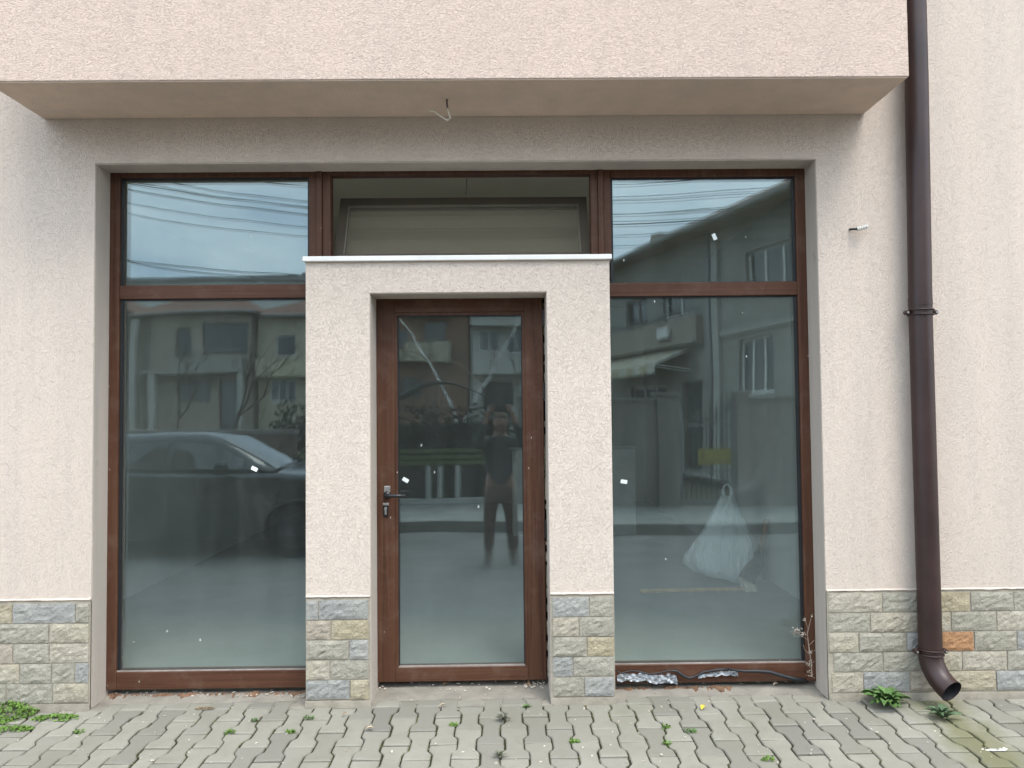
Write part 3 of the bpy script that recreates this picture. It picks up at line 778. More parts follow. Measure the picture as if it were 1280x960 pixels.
# ------------------------------------------------------------------ weeds, moss, litter
GREEN = plain('weed_leaf_green', (.085, .155, .045), .6, 0, .35, 20, .3, .003, spec=.3)
DGREEN = plain('dull_weed_green', (.075, .12, .06), .6, 0, .35, 20, .3, .003, spec=.3)
BRIGHT = plain('chickweed_green', (.105, .185, .032), .6, 0, .4, 18, .3, .003, spec=.3)
DRY = plain('dry_stem', (.30, .23, .18), .9, 0, .3, 20)
def leaf_mesh(name, L, wd_, curl, lob, mat):
    m = MB(); n = 7
    a = []; b = []; c_ = []
    for i in range(n + 1):
        t = i / n
        w = wd_ * (math.sin(math.pi * min(1, t ** 1.25)) ** .8 + .08) * (1 + lob * (1 if i % 2 else -1))
        x = L * t; z = curl * math.sin(t * 2.4) * L
        if i == n: w = .0005
        a.append((x, w / 2, z + w * .25)); b.append((x, -w / 2, z + w * .25)); c_.append((x, 0, z))
    o = a + c_ + b; k = n + 1
    m.add(o, [(i, i + 1, k + i + 1, k + i) for i in range(n)] + [(k + i, k + i + 1, 2 * k + i + 1, 2 * k + i) for i in range(n)])
    return m.mesh(name, mat, True)
def rosette(pos, r, n, mat, label, group=None, lob=.25, wide=.26):
    t = empty('weed_rosette', pos, label=label, cat='weed', group=group)
    ms = [leaf_mesh('leaf', 1, wide, .20, lob, mat), leaf_mesh('leaf', 1, wide * .8, .33, lob, mat)]
    for i in range(n):
        a = i * 2.399 + rnd.uniform(-.2, .2); s_ = r * rnd.uniform(.62, 1.05) * (1 - .35 * (i / n))
        place('leaf', ms[i % 2], t, (0, 0, .004), (rnd.uniform(-.3, .3), -rnd.uniform(.02, .15) - .75 * (i / n), a), (s_, s_, s_))
    return t
def gz(x, y): p = atZ(x, y, 0); return atZ(x, y, SLOPE * p.y)
rosette(gz(1108, 884), .140, 78, GREEN, 'large leafy green weed growing at the wall left of the downpipe outlet', lob=.12, wide=.33)
rosette(gz(1177, 899), .105, 34, DGREEN, 'flat dull green weed rosette below the downpipe outlet', lob=.1, wide=.22)
rosette(gz(629, 902), .055, 18, plain('dark_purple_weed', (.07, .075, .05), .7, 0, .3, 20), 'dark flat weed between the pavers before the door')
rosette(gz(624, 948), .05, 14, plain('grey_green_weed', (.13, .14, .09), .7, 0, .3, 20), 'greyish weed at the lower edge before the door')
def tuft(pos, r, n, mat, label, group):
    m = MB(); rr = random.Random(int(pos[0] * 1000))
    for i in range(n):
        a = rr.uniform(0, 6.28); d = r * math.sqrt(rr.random()); c_ = Vector((pos[0] + d * math.cos(a), pos[1] + d * .7 * math.sin(a), pos[2] + rr.uniform(.0, .014)))
        u = Vector((rr.gauss(0, 1), rr.gauss(0, 1), rr.gauss(0, .5))).normalized() * rr.uniform(.004, .009); v = u.cross(Vector((rr.gauss(0, .5), rr.gauss(0, .5), 1))).normalized() * rr.uniform(.003, .006)
        m.quad(c_ - u, c_ + v, c_ + u, c_ - v)
    return tag(m.build('weed_tuft', mat, None, origin=pos), label, 'weed', group)
TG = 'small weed tufts in the paver joints'
for (x, y, r, n, mt, lb) in (
    (287, 917, .028, 60, BRIGHT, 'small green tuft in a joint before the left pillar, leftmost of three'),
    (318, 902, .016, 26, GREEN, 'tiny green sprig before the left window near its pillar'),
    (386, 899, .026, 50, GREEN, 'flat green tuft right at the foot of the left pillar'),
    (363, 916, .022, 50, BRIGHT, 'round green tuft below the flat one at the left pillar'),
    (567, 907, .022, 44, BRIGHT, 'small light green tuft before the door, left of the dark weed'),
    (659, 884, .024, 46, GREEN, 'green sprig at the right end of the door step'),
    (718, 928, .026, 56, BRIGHT, 'green tuft in a joint before the right pillar'),
    (833, 910, .020, 40, BRIGHT, 'upper green tuft before the right window'),
    (834, 930, .022, 44, BRIGHT, 'lower green tuft before the right window'),
    (863, 915, .030, 64, GREEN, 'longer green tuft right of the yellow leaf'),
    (960, 950, .030, 44, BRIGHT, 'sparse tuft at the lower edge before the right jamb'),
    (98, 916, .026, 52, BRIGHT, 'green tuft right of the big chickweed patch'),
    (1187, 868, .035, 50, BRIGHT, 'low green growth right under the downpipe mouth')):
    tuft(gz(x, y), r, n, mt, lb, TG)
# chickweed patch on the left
m = MB(); rr = random.Random(3)
def patch(cx, cy, rx, ry, n, hgt):
    for i in range(n):
        a = rr.uniform(0, 6.28); d = math.sqrt(rr.random()); x = cx + rx * d * math.cos(a); y = cy + ry * d * math.sin(a)
        if nz(x * 14, y * 20) < -.12 and rr.random() < .8: continue
        h = hgt * (1 - d * d) * (0.5 + .5 * rr.random()); c_ = Vector((x, y, SLOPE * y + .004 + h))
        u = Vector((rr.gauss(0, 1), rr.gauss(0, 1), rr.gauss(0, .55))).normalized() * rr.uniform(.005, .010); v = u.cross(Vector((rr.gauss(0, .6), rr.gauss(0, .6), 1))).normalized() * rr.uniform(.004, .007)
        m.quad(c_ - u, c_ + v, c_ + u, c_ - v)
c = gz(14, 892); patch(c.x - .04, c.y, .17, .15, 2600, .05)
c = gz(70, 898); patch(c.x, c.y, .12, .04, 420, .012)
c = gz(15, 912); patch(c.x, c.y, .11, .03, 320, .010)
c = gz(60, 880); patch(c.x, c.y, .10, .03, 260, .012)
tag(m.build('chickweed_patch', BRIGHT), 'bright green chickweed patch spreading over the pavers at the left wall', 'weed', kind='stuff')
# moss threads in the joints
mo = MB(); rr = random.Random(9)
for i in range(5200):
    ci = rr.randint(-19, 25); x = XC + (ci + .5) * PITCH_X; y = rr.uniform(-.75, .02)
    if nz(x * 2.2, y * 3.0, 4) < -.08: continue
    t = ((y + .3125) / LEN) % 1 - .5
    if ci % 2: t = ((t + 1.0) % 1) - .5
    sg = 1 if ci % 2 == 0 else -1
    xo = XC + ci * PITCH_X + half_w(((y + .3125 - (0 if ci % 2 == 0 else LEN / 2)) / LEN + .5) % 1 - .5)
    c_ = Vector((xo + rr.gauss(0, .0018), y, SLOPE * y - .006 + rr.uniform(0, .007)))
    u = Vector((rr.gauss(0, 1), rr.gauss(0, 1), rr.gauss(0, .6))).normalized() * rr.uniform(.002, .0045); v = u.cross(Vector((0.2, .3, 1))).normalized() * rr.uniform(.002, .004)
    mo.quad(c_ - u, c_ + v, c_ + u, c_ - v)
tag(mo.build('joint_moss', plain('joint_moss_green', (.10, .105, .035), .95, 0, .4, 30)), 'thin moss growing in the joints between the pavers', 'moss', kind='stuff')
# dead plant by the right jamb
dpz = atY(1014, 838, .10)
dp_ = empty('dead_plant', (dpz.x, .10, .03), label='dry dead weed standing in the lower right corner of the right window', cat='plant')
m = MB(); Y = .105
m.tube([atY(1015, 846, .11), atY(1014, 828, Y), atY(1011, 808, Y), atY(1009, 792, Y), atY(1012, 780, Y), atY(1015, 768, .09)], [.003, .0028, .0024, .002, .0018, .001], 6)
for l in ([(1013, 820), (1006, 812), (1004, 806)], [(1010, 800), (1002, 795), (993, 788)], [(1009, 793), (1000, 790), (992, 792)], [(1010, 786), (1007, 776), (1006, 773)], [(1012, 806), (1018, 800)]):
    m.tube([atY(x, y, Y - .01 * i) for i, (x, y) in enumerate(l)], .0012, 5)
m.build('stem', DRY, dp_)
m = MB(); rr = random.Random(5)
for (x, y, s_, n) in ((995, 788, 5, 46), (1003, 792, 4, 26), (1006, 775, 2.5, 12), (1012, 830, 4, 30), (1013, 815, 3, 18), (1015, 770, 2, 8), (1011, 842, 4, 18)):
    for i in range(n):
        c_ = atY(x + rr.gauss(0, s_ * .6), y + rr.gauss(0, s_ * .6), Y - .012 + rr.gauss(0, .008)); u = Vector((rr.gauss(0, 1), rr.gauss(0, 1), rr.gauss(0, 1))).normalized() * rr.uniform(.003, .007); v = u.orthogonal().normalized() * rr.uniform(.0015, .003)
        m.quad(c_ - u, c_ + v, c_ + u, c_ - v)
m.build('dry_leaves', plain('dry_leaf', (.33, .29, .24), .9, 0, .3, 20), dp_)
# leaves and litter on the ground
LG = 'fallen leaves on the pavers'
lm = [leaf_mesh('fallen_leaf', .05, .026, .15, .12, plain('brown_leaf', (.24, .15, .08), .8, 0, .35, 25)), leaf_mesh('fallen_leaf', .05, .022, .22, .1, plain('pale_leaf', (.50, .40, .28), .8, 0, .3, 25)), leaf_mesh('fallen_leaf', .05, .03, .15, .1, plain('yellow_leaf', (.62, .48, .04), .7, 0, .2, 25))]
for (x, y, a, k, sc, lb) in (
    (427, 896, .4, 0, .6, 'small brown leaf before the left pillar'), (455, 915, .1, 1, .9, 'pale curled leaf lying flat before the left pillar'),
    (547, 886, .2, 1, .9, 'pale leaf scrap on the door step, left of the middle'), (466, 914, 2.6, 1, .5, 'tiny pale leaf scrap near the curled leaf'),
    (877, 889, .9, 2, .8, 'bright yellow leaf scrap on the pavers before the right window'), (895, 851, .5, 2, .6, 'small yellow scrap under the right window frame'),
    (966, 860, .3, 1, .7, 'dry pale leaf under the black strip end'), (656, 858, 1.2, 1, .8, 'pale leaf stuck in the right corner of the door step'), (672, 858, .3, 0, .9, 'brown leaf in the right corner of the door step'), (663, 861, 2.2, 0, .8, 'curled brown leaf on the door step beside the pale one'),
    (553, 861, .4, 0, .7, 'small brown leaf in the middle of the door step')):
    p = gz(x, y); z = p.z + .008 if p.y < .06 else .006 + .13 * max(0, p.y - .06)
    o = place('fallen_leaf', lm[k], None, (p.x, p.y, z), (rnd.uniform(-.25, .25), rnd.uniform(-.2, .2), a), (sc, sc, sc)); tag(o, lb, 'leaf', LG)
m = MB(); c = gz(256, 886); rr = random.Random(2)
for i in range(150):
    a = rr.uniform(0, 6.28); d = math.sqrt(rr.random()); p = Vector((c.x + .05 * d * math.cos(a), c.y + .022 * d * math.sin(a), c.z + .003 + .01 * (1 - d) * rr.random()))
    u = Vector((rr.gauss(0, 1), rr.gauss(0, 1), rr.gauss(0, .3))).normalized() * rr.uniform(.004, .010); v = u.cross(Vector((0, .2, 1))).normalized() * .0025
    m.quad(p - u, p + v, p + u, p - v)
tag(m.build('debris_heap', plain('straw_debris', (.27, .20, .12), .95, 0, .4, 40)), 'small heap of brown crumbs on the pavers before the left window', 'debris', kind='stuff')
m = MB(); rr = random.Random(8)
for i in range(420):
    if rr.random() < .6: x, y = rr.choice([(rr.uniform(136, 380), rr.uniform(866, 872)), (rr.uniform(655, 690), rr.uniform(853, 862)), (rr.uniform(775, 1010), rr.uniform(851, 858)), (rr.uniform(475, 690), rr.uniform(856, 866))])
    else: x, y = rr.uniform(0, 1280), rr.uniform(866, 955)
    p = gz(x, y); r = rr.uniform(.002, .006); z = p.z + .003 if p.y < .06 else .002 + .13 * max(0, p.y - .06)
    m.obox((p.x, p.y, z), Vector((rr.gauss(0, 1), rr.gauss(0, 1), 0)).normalized() * r, Vector((rr.gauss(0, 1), rr.gauss(0, 1), .3)).normalized() * r * .6, (0, 0, r * .4))
tag(m.build('grit', plain('pale_grit', (.48, .42, .34), .9, 0, .4, 60)), 'pale grit and crumbs scattered along the thresholds and pavers', 'grit', kind='stuff')
m = MB(); c = gz(1244, 938); n = 22; rr = random.Random(41)
for (dx, dy, rx, ry) in ((-.012, 0, .030, .008), (.018, -.004, .022, .006), (.046, .006, .012, .006), (.05, .016, .006, .004), (-.05, .008, .006, .003), (.03, .012, .005, .003)):
    ring = [(c.x + dx + rx * math.cos(t) * (1 + .5 * nz(math.cos(t) * 2 + dx * 90, math.sin(t) * 2)), c.y + dy + ry * math.sin(t) * (1 + .6 * nz(math.sin(t) * 3, 4 + dx * 90)), c.z + .0035) for t in [6.283 * i / n for i in range(n)]]
    m.add(ring + [(p[0], p[1], p[2] - .003) for p in ring], [tuple(range(n))] + [(i, (i + 1) % n, n + (i + 1) % n, n + i) for i in range(n)])
tag(m.build('paint_splash', plain('white_paint_spill', (.75, .73, .68), .6, 0, .25, 60)), 'white dried paint splash on the mossy pavers at the right', 'paint')

# ================================================================== INSIDE THE SHOP
# white plastic bag
bg_ = MB(); rings = []
prof = [(.065, .17, .10, .06), (.085, .25, .15, .04), (.16, .285, .17, .0), (.27, .27, .165, -.01), (.40, .215, .135, 0), (.52, .155, .10, .0), (.63, .105, .07, .01), (.72, .07, .045, .02), (.77, .05, .03, .025)]
for (z, rx, ry, ox) in prof:
    rg = []
    for k in range(40):
        t = 6.283 * k / 40
        w = 1 + .09 * math.sin(7 * t + z * 4) * (1.1 - z) + .05 * math.sin(17 * t - z * 9) + .16 * nz(math.cos(t) * 3, math.sin(t) * 3, z * 3)
        lean = -.06 * max(0, .2 - z) / .2
        rg.append((1.835 + ox + 1.10 * rx * w * math.cos(t), 2.46 + ry * w * math.sin(t), z + (.05 * max(0, -math.cos(t)) * (1 if z < .2 else 0))))
    rings.append(rg)
bg_.loft(rings)
bagm = MT('translucent_bag'); bagm = bagm.set((.88, .92, .95), .35, 0, .5, bagm.noise(bagm.pos((6, 6, 1.5)), 3, 4, .6).outputs[0], 1.0, .05)
bag = bg_.build('plastic_bag', bagm, None, smooth=True, origin=(1.8, 2.46, .06))
tag(bag, 'white plastic carrier bag standing on the shop floor behind the right window', 'bag')
h_ = MB(); h_.tube([(1.835, 2.46, .75), (1.82, 2.45, .81), (1.835, 2.45, .86), (1.865, 2.45, .87), (1.89, 2.45, .83), (1.895, 2.46, .75)], [.022, .016, .011, .010, .014, .02], 8); h_.build('bag_handle', bagm, bag, smooth=True)
s_ = MB(); s_.tube([(1.05, 2.085, .075), (1.5, 2.098, .076), (1.87, 2.10, .075)], .0155, 10)
tag(s_.build('broom_stick', plain('bare_wood_stick', (.55, .34, .18), .7, 0, .25, 14)), 'bare wooden broom stick lying on the shop floor before the bag', 'stick')
hb = empty('hand_broom', (1.95, 2.25, .06), label='worn hand broom with brown handle leaning beside the white bag', cat='broom')
b_ = MB(); b_.tube([(2.165, 2.40, .585), (2.14, 2.40, .44), (2.10, 2.38, .30)], [.022, .025, .028], 10); b_.build('handle', plain('dark_wood_handle', (.26, .14, .06), .6), hb, smooth=True)
b_ = MB(); b_.loft([[(2.13, 2.36, .30), (2.13, 2.41, .30), (2.07, 2.41, .33), (2.07, 2.36, .33)], [(2.09, 2.28, .19), (2.09, 2.36, .19), (1.97, 2.36, .24), (1.97, 2.28, .24)], [(1.97, 2.16, .10), (1.97, 2.26, .10), (1.88, 2.26, .15), (1.88, 2.16, .15)]]); b_.build('binding', plain('dark_binding', (.022, .019, .017), .8), hb)
b_ = MB(); b_.loft([[(1.98, 2.14, .095), (1.98, 2.24, .095), (1.87, 2.24, .145), (1.87, 2.14, .145)], [(1.96, 2.03, .07), (1.96, 2.14, .065), (1.865, 2.14, .075), (1.865, 2.03, .07)]]); b_.build('bristles', plain('pale_bristles', (.62, .56, .45), .9, 0, .3, 40), hb)
ct = empty('shop_counter', (0.78, 5.2, .06), label='plain white counter block deep inside the empty shop', cat='counter')
c_ = MB(); c_.box(.08, 1.50, 4.9, 5.5, .06, 1.04); c_.build('body', plain('white_laminate', (.55, .57, .55), .5), ct)
c_ = MB(); c_.box(.05, 1.53, 4.87, 5.53, 1.041, 1.08); c_.build('worktop', plain('grey_worktop', (.40, .42, .41), .4), ct)

# ================================================================== STREET BEHIND THE CAMERA (seen in the glass)
PANEM = plain('dark_window_pane', (.035, .042, .048), .06, 0, .1, 2, .02, .002, spec=.8)
WFR = plain('white_window_frame', (.66, .66, .63), .5)
BRF = plain('brown_window_frame', (.10, .06, .04), .5)
TILE = plain('brown_roof_tiles', (.16, .085, .06), .9, 0, .3, 5, .8, .03)
GUT = plain('grey_gutter', (.22, .22, .22), .5)
def hwall(mb, x0, x1, z0, z1, holes, y0, th):
    xs = sorted(set([x0, x1] + [h[i] for h in holes for i in (0, 1)])); zs = sorted(set([z0, z1] + [h[i] for h in holes for i in (2, 3)]))
    inh = lambda x, z: any(h[0] < x < h[1] and h[2] < z < h[3] for h in holes)
    for i in range(len(xs) - 1):
        for j in range(len(zs) - 1):
            a, b, c, d = xs[i], xs[i + 1], zs[j], zs[j + 1]
            if not inh((a + b) / 2, (c + d) / 2): mb.quad((a, y0, c), (b, y0, c), (b, y0, d), (a, y0, d))
    for (a, b, c, d) in holes:
        mb.quad((a, y0, c), (a, y0 + th, c), (a, y0 + th, d), (a, y0, d)); mb.quad((b, y0, c), (b, y0 + th, c), (b, y0 + th, d), (b, y0, d))
        mb.quad((a, y0, c), (b, y0, c), (b, y0 + th, c), (a, y0 + th, c)); mb.quad((a, y0, d), (b, y0, d), (b, y0 + th, d), (a, y0 + th, d))
def window(parent, a, b, c, d, y, fmat, panes=2, fw=.06):
    f = MB(); f.box(a, a + fw, y, y + .06, c, d); f.box(b - fw, b, y, y + .06, c, d); f.box(a + fw, b - fw, y, y + .06, c, c + fw); f.box(a + fw, b - fw, y, y + .06, d - fw, d)
    for i in range(1, panes): x = a + (b - a) * i / panes; f.box(x - fw / 2, x + fw / 2, y + .002, y + .058, c + fw, d - fw)
    w = f.build('window', fmat, parent, raw=True)
    for i in range(panes):
        xa = a + fw * .5 + (b - a - fw) * i / panes; xb = a + fw * .5 + (b - a - fw) * (i + 1) / panes
        p = MB(); p.box(xa + .01, xb - .01, y + .025, y + .035, c + fw * .5, d - fw * .5); p.build('pane', PANEM, w, raw=True)
def house(name, label, cat, loc, rz, w, dep, h, mat, wins, roof='hip', rmat=None, over=.5, rh=1.6, group=None):
    t = empty(name, loc, rz, label=label, cat=cat, group=group)
    mb = MB(); hwall(mb, 0, w, 0, h, [x[:4] for x in wins], 0, .22); mb.box(0, w, .222, dep, 0, h)
    mb.build('wall', mat, t, raw=True)
    for x in wins: window(t, *x[:4], .10, x[4] if len(x) > 4 else WFR, x[5] if len(x) > 5 else 2)
    rf = MB(); x0, x1, y0, y1 = -over, w + over, -over, dep + over
    if roof == 'hip':
        k = min(w, dep) * .45; A = [(x0, y0, h), (x1, y0, h), (x1, y1, h), (x0, y1, h)]; B = [(p[0], p[1], h + .14) for p in A]
        C = [(x0 + k, (y0 + y1) / 2, h + .14 + rh), (x1 - k, (y0 + y1) / 2, h + .14 + rh)]
        rf.add(A + B + C, [(3, 2, 1, 0), (0, 1, 5, 4), (1, 2, 6, 5), (2, 3, 7, 6), (3, 0, 4, 7), (4, 5, 9, 8), (5, 6, 9), (6, 7, 8, 9), (7, 4, 8)])
    else: rf.box(x0, x1, y0, y1, h + .001, h + .3)
    rfo = rf.build('roof', rmat or TILE, t, raw=True)
    if roof == 'hip': g = MB(); g.tube([(x0, y0 - .06, h + .06), (x1, y0 - .06, h + .06)], .07, 8); g.build('gutter', GUT, rfo, raw=True)
    return t
def hbox(t, name, mat, *bx):
    m = MB()
    for b in bx: m.box(*b)
    return m.build(name, mat, t, raw=True)
BEI = stucco('beige_house_render', (.31, .275, .225), (1, 1, 1), .1, .3, 2.0)
GRY = stucco('grey_house_render', (.28, .275, .25), (1, 1, 1), .1, .3, 4.0)
CRM = stucco('yellow_cream_render', (.40, .36, .275), (1, 1, 1), .1, .25, 6.0)
WHT = stucco('pale_render', (.38, .375, .345), (1, 1, 1), .1, .2, 9.0)
# near house seen in the right window
RH = empty
t = house('corner_house', 'two storey pale house with striped awning and long eaves across the street', 'house', (5.93, -10.12, -.11), math.atan2(-.951, -.309), 9.6, 7.0, 5.72, GRY,
          [(1.3, 2.5, 1.95, 3.15, WFR, 3), (.45, 2.2, 4.1, 5.0, WFR, 3), (4.25, 5.7, 3.95, 4.6, WFR, 2), (6.6, 7.9, 3.95, 4.7, BRF, 2), (4.0, 4.9, .1, 2.35, BRF, 1), (5.6, 7.6, 1.1, 2.3, WFR, 3)], over=.55, rh=1.9)
hbox(t, 'balcony_parapet', BEI, (3.9, 8.9, -.18, -.001, 3.28, 3.86), (3.9, 8.9, -.28, -.002, 3.20, 3.277))
hbox(t, 'wall_pier', WHT, (.1, 3.2, -.07, -.001, 3.3, 3.4), (3.16, 3.40, -.10, -.003, .0, 5.70))
m = MB(); m.tube([(3.52, -.09, 5.6), (3.52, -.09, .1)], .055, 10); m.build('rain_pipe', GUT, t, raw=True, smooth=True)
for i in range(11):
    a = 4.4 + i * .4; b = a + .4; m = MB()
    m.quad((a, -.02, 3.12), (b, -.02, 3.12), (b, -1.0, 2.72), (a, -1.0, 2.72)); m.quad((a, -.02, 3.10), (b, -.02, 3.10), (b, -1.0, 2.70), (a, -1.0, 2.70))
    n = 6; top = [(a + .4 * k / n, -1.0, 2.72) for k in range(n + 1)]; bot = [(a + .4 * k / n, -1.005, 2.50 + .05 * abs(math.sin(math.pi * 2 * k / n))) for k in range(n + 1)]
    m.add(top + bot, [(k, k + 1, n + 2 + k, n + 1 + k) for k in range(n)])
    if i == 0: AW = empty('awning', (0, 0, 0)); AW.parent = t
    m.build('awning_strip', plain('awning_cream_%d' % (i % 2), (.42, .37, .24) if i % 2 else (.50, .475, .40), .85), AW, raw=True)
m = MB(); m.box(4.55, 5.3, -.32, -.002, 3.9, 4.2) if False else m.box(5.0, 5.55, -.30, -.19, 3.42, 3.70); m.build('air_conditioner', WFR, t, raw=True, bevel=.02)
for k in range(14): m = MB(); x = 3.95 + k * .36; m.tube([(x, -.10, 3.86), (x, -.10, 4.02)], .012, 5); m.build('railing_bar', GUT, t, raw=True)
m = MB(); m.tube([(3.92, -.10, 4.03), (8.88, -.10, 4.03)], .02, 6); m.build('railing', GUT, t, raw=True)
m = MB(); m.bar((4.42, -.03, 2.6), (4.42, -1.0, 2.70), .03, .03); m.bar((8.78, -.03, 2.6), (8.78, -1.0, 2.70), .03, .03); m.build('awning_arm', WFR, AW, raw=True)
m = MB(); m.box(5.35, 5.75, -.3, .1, 5.8, 6.15); m.build('chimney', BEI, t, raw=True)
# houses further back
WY = -37.6
def far(name, label, x0, x1, y, h, mat, wins, **k):   # facade faces the shop; window boxes given in world x
    return house(name, label, 'house', (x1, y, -.2), math.pi, x1 - x0, k.pop('dep', 8), h + .2, mat, [(x1 - b, x1 - a, c + .2, d + .2, *e) for (a, b, c, d, *e) in wins], group='houses across the street', **k), x1
t, X = far('grey_house', 'old grey beige house with deep balconies, reflected in the left window', -20.0, -13.75, WY, 6.9, BEI,
           [(-17.8, -17.0, 4.3, 6.1, BRF, 1), (-16.4, -13.9, 4.8, 6.4, BRF, 3), (-17.7, -15.9, 2.2, 3.4, BRF, 2), (-15.4, -14.4, .4, 3.3, BRF, 1)])
hbox(t, 'balcony', GRY, (X + 14.0 - X - .0 + X - X + .05, 4.0, -.9, -.001, 3.9, 4.75)) if False else hbox(t, 'balcony', GRY, (.15, 3.9, -.9, -.001, 4.1, 4.8), (.1, 5.4, -1.0, -.002, 3.9, 4.09))
hbox(t, 'balcony_post', WHT, (4.75, 5.05, -.95, -.65, 0, 3.9), (5.75, 6.1, -.95, -.65, 0, 6.9), (.15, .4, -.95, -.65, 0, 3.9))
for k in range(15): m = MB(); x = .2 + k * .26; m.tube([(x, -.86, 4.8), (x, -.86, 5.15)], .018, 5); m.build('railing_bar', GUT, t, raw=True)
m = MB(); m.tube([(.15, -.86, 5.16), (3.9, -.86, 5.16)], .03, 6); m.build('railing', GUT, t, raw=True)
m = MB(); m.tube([(5.45, -.08, 6.9), (5.45, -.08, .1)], .06, 8); m.build('rain_pipe', GUT, t, raw=True)
t, X = far('cream_house', 'cream house with white double window and closed balcony band, reflected in the left window', -13.6, -7.2, WY - .6, 6.8, CRM,
           [(-12.6, -11.5, 4.7, 5.8, WFR, 1), (-12.95, -11.5, 2.2, 3.45, WFR, 3), (-10.6, -9.2, 4.6, 5.8, WFR, 2), (-10.8, -9.0, 2.1, 3.5, BRF, 2)])
hbox(t, 'balcony_band', plain('pale_yellow_band', (.43, .40, .29), .9), (.1, 6.3, -.7, -.001, 3.75, 4.7))
t, X = far('side_house', 'narrow pale house at the far left of the street', -27.0, -20.6, WY + 1.5, 7.1, WHT, [(-22.4, -21.2, 4.4, 5.9, WFR, 2), (-22.5, -21.3, 1.4, 2.9, WFR, 2), (-25.5, -24.2, 4.4, 5.9, WFR, 2)])
hbox(t, 'canopy_slab', GRY, (.0, 4, -1.6, -.001, 3.2, 3.45))
t, X = far('brick_house', 'brick house with cream balconies, reflected in the door', -6.6, -1.6, -40.6, 7.8, plain('red_brown_brick', (.25, .15, .105), .9, 0, .25, 6),
           [(-5.8, -5.1, 5.0, 6.1, WFR, 1), (-4.2, -2.9, 5.2, 6.6, BRF, 2), (-5.6, -4.3, 2.0, 3.2, BRF, 2)])
hbox(t, 'balcony', CRM, (1.0, 3.6, -1.1, -.001, 4.3, 5.4), (.95, 3.65, -1.15, -.002, 7.0, 7.4), (3.7, 5.0, -.8, -.001, 4.3, 5.0))
t, X = far('bay_house', 'pale house with big white bay windows, reflected in the door', -1.45, 5.4, -40.2, 7.6, WHT,
           [(-1.0, .2, 4.7, 5.9, WFR, 2), (.6, 1.75, 4.6, 5.9, WFR, 2), (2.4, 3.8, 4.6, 5.9, WFR, 2), (-.8, 1.0, 1.5, 2.9, BRF, 2)])
hbox(t, 'balcony_band', WHT, (.3, 6.8, -.9, -.001, 3.55, 4.5), (.2, 6.85, -1.0, -.003, 6.3, 6.6))
t = house('apartment_block', 'flat roofed grey apartment block rising far behind the houses', 'building', (-15.5, -56, -.2), math.pi, 15, 12, 12.2, stucco('hazed_block_render', (.52, .53, .52), (1, 1, 1), .1, .2, 13), [(1.5 + 3.4 * i, 3.2 + 3.4 * i, 2.2 + 3 * j, 3.7 + 3 * j, WFR, 2) for i in range(4) for j in range(3)], roof='flat', over=.3, rmat=GUT)  # render lightened to put distance haze into its colour
hbox(t, 'chimney', GUT, (.6, 1.2, 3, 4, 12.5, 13.4))
# garden walls, gate and fence along the far pavement
GW = stucco('garden_wall_render', (.20, .186, .168), (1, 1, 1), .2, .35, 11)
def gwall(x0, x1, label, pier=None):
    t = empty('garden_wall', ((x0 + x1) / 2, -8.45, -.11), label=label, cat='wall')
    m = MB(); m.box(x0, x1, -8.60, -8.40, -.3, 1.66); m.build('wall_body', GW, t)
    m = MB(); m.box(x0 - .02, x1 + .02, -8.64, -8.36, 1.661, 1.71); m.build('coping', M['kerb'], t)
    if pier:
        m = MB(); m.box(pier[0], pier[1], -8.66, -8.34, -.3, 1.77); p = m.build('pier', GW, t)
        m = MB(); m.box(pier[0] - .04, pier[1] + .04, -8.70, -8.30, 1.771, 1.82); m.build('cap', M['kerb'], p)
gwall(.30, 2.52, 'rendered grey garden wall left of the iron gate', (2.525, 2.86))
gwall(4.06, 10.0, 'rendered grey garden wall right of the iron gate', (3.84, 4.055))
IRON = plain('black_wrought_iron', (.02, .022, .024), .5); LIRON = plain('grey_iron_frame', (.20, .21, .21), .5)
t = empty('iron_gate', (3.35, -8.5, -.1), label='tall wrought iron gate with pointed bars between the garden walls', cat='gate')
m = MB(); m.box(2.89, 2.94, -8.52, -8.47, -.05, 1.3); m.box(3.76, 3.81, -8.52, -8.47, -.05, 1.62); m.box(2.94, 3.76, -8.52, -8.47, -.05, .0); m.box(2.94, 3.76, -8.518, -8.472, .45, .49); m.box(2.94, 3.76, -8.518, -8.472, 1.22, 1.25); m.build('gate_frame', LIRON, t)
for i in range(9):
    x = 3.0 + i * .088; zt = 1.75 - .35 * math.sin(math.pi * i / 8); m = MB(); m.tube([(x, -8.495, .0), (x, -8.495, zt)], .009, 6); m.tube([(x, -8.495, zt), (x, -8.495, zt + .1)], [.018, .001], 6); m.build('bar', IRON, t)
m = MB()
for dz in (0, .1): m.tube([(2.92 + .89 * k / 16, -8.48, 1.62 + dz - .38 * math.sin(math.pi * k / 16)) for k in range(17)], .012, 6)
m.build('swag_rail', IRON, t)
t = empty('yellow_sign', (3.5, -8.44, .7), label='yellow plate hanging on the iron gate', cat='sign')
m = MB(); m.box(3.20, 3.76, -8.46, -8.445, .58, .82); m.build('plate', plain('yellow_enamel', (.26, .225, .04), .5), t)
m = MB(); m.box(3.28, 3.30, -8.444, -8.440, .67, .77); m.build('mark', M['black'], t); m = MB(); m.box(3.20, 3.76, -8.4445, -8.442, .635, .642); m.build('stripe', M['black'], t)
t = empty('front_fence', (-.7, -8.5, -.1), label='low fence of white posts with green rails before the dark hedge', cat='fence')
WP = plain('white_fence_paint', (.36, .37, .355), .6); YG = plain('yellow_green_rail', (.075, .095, .03), .6)
m = MB(); m.box(-3.4, .28, -8.55, -8.40, -.3, .0); m.build('base_rail', WP, t)
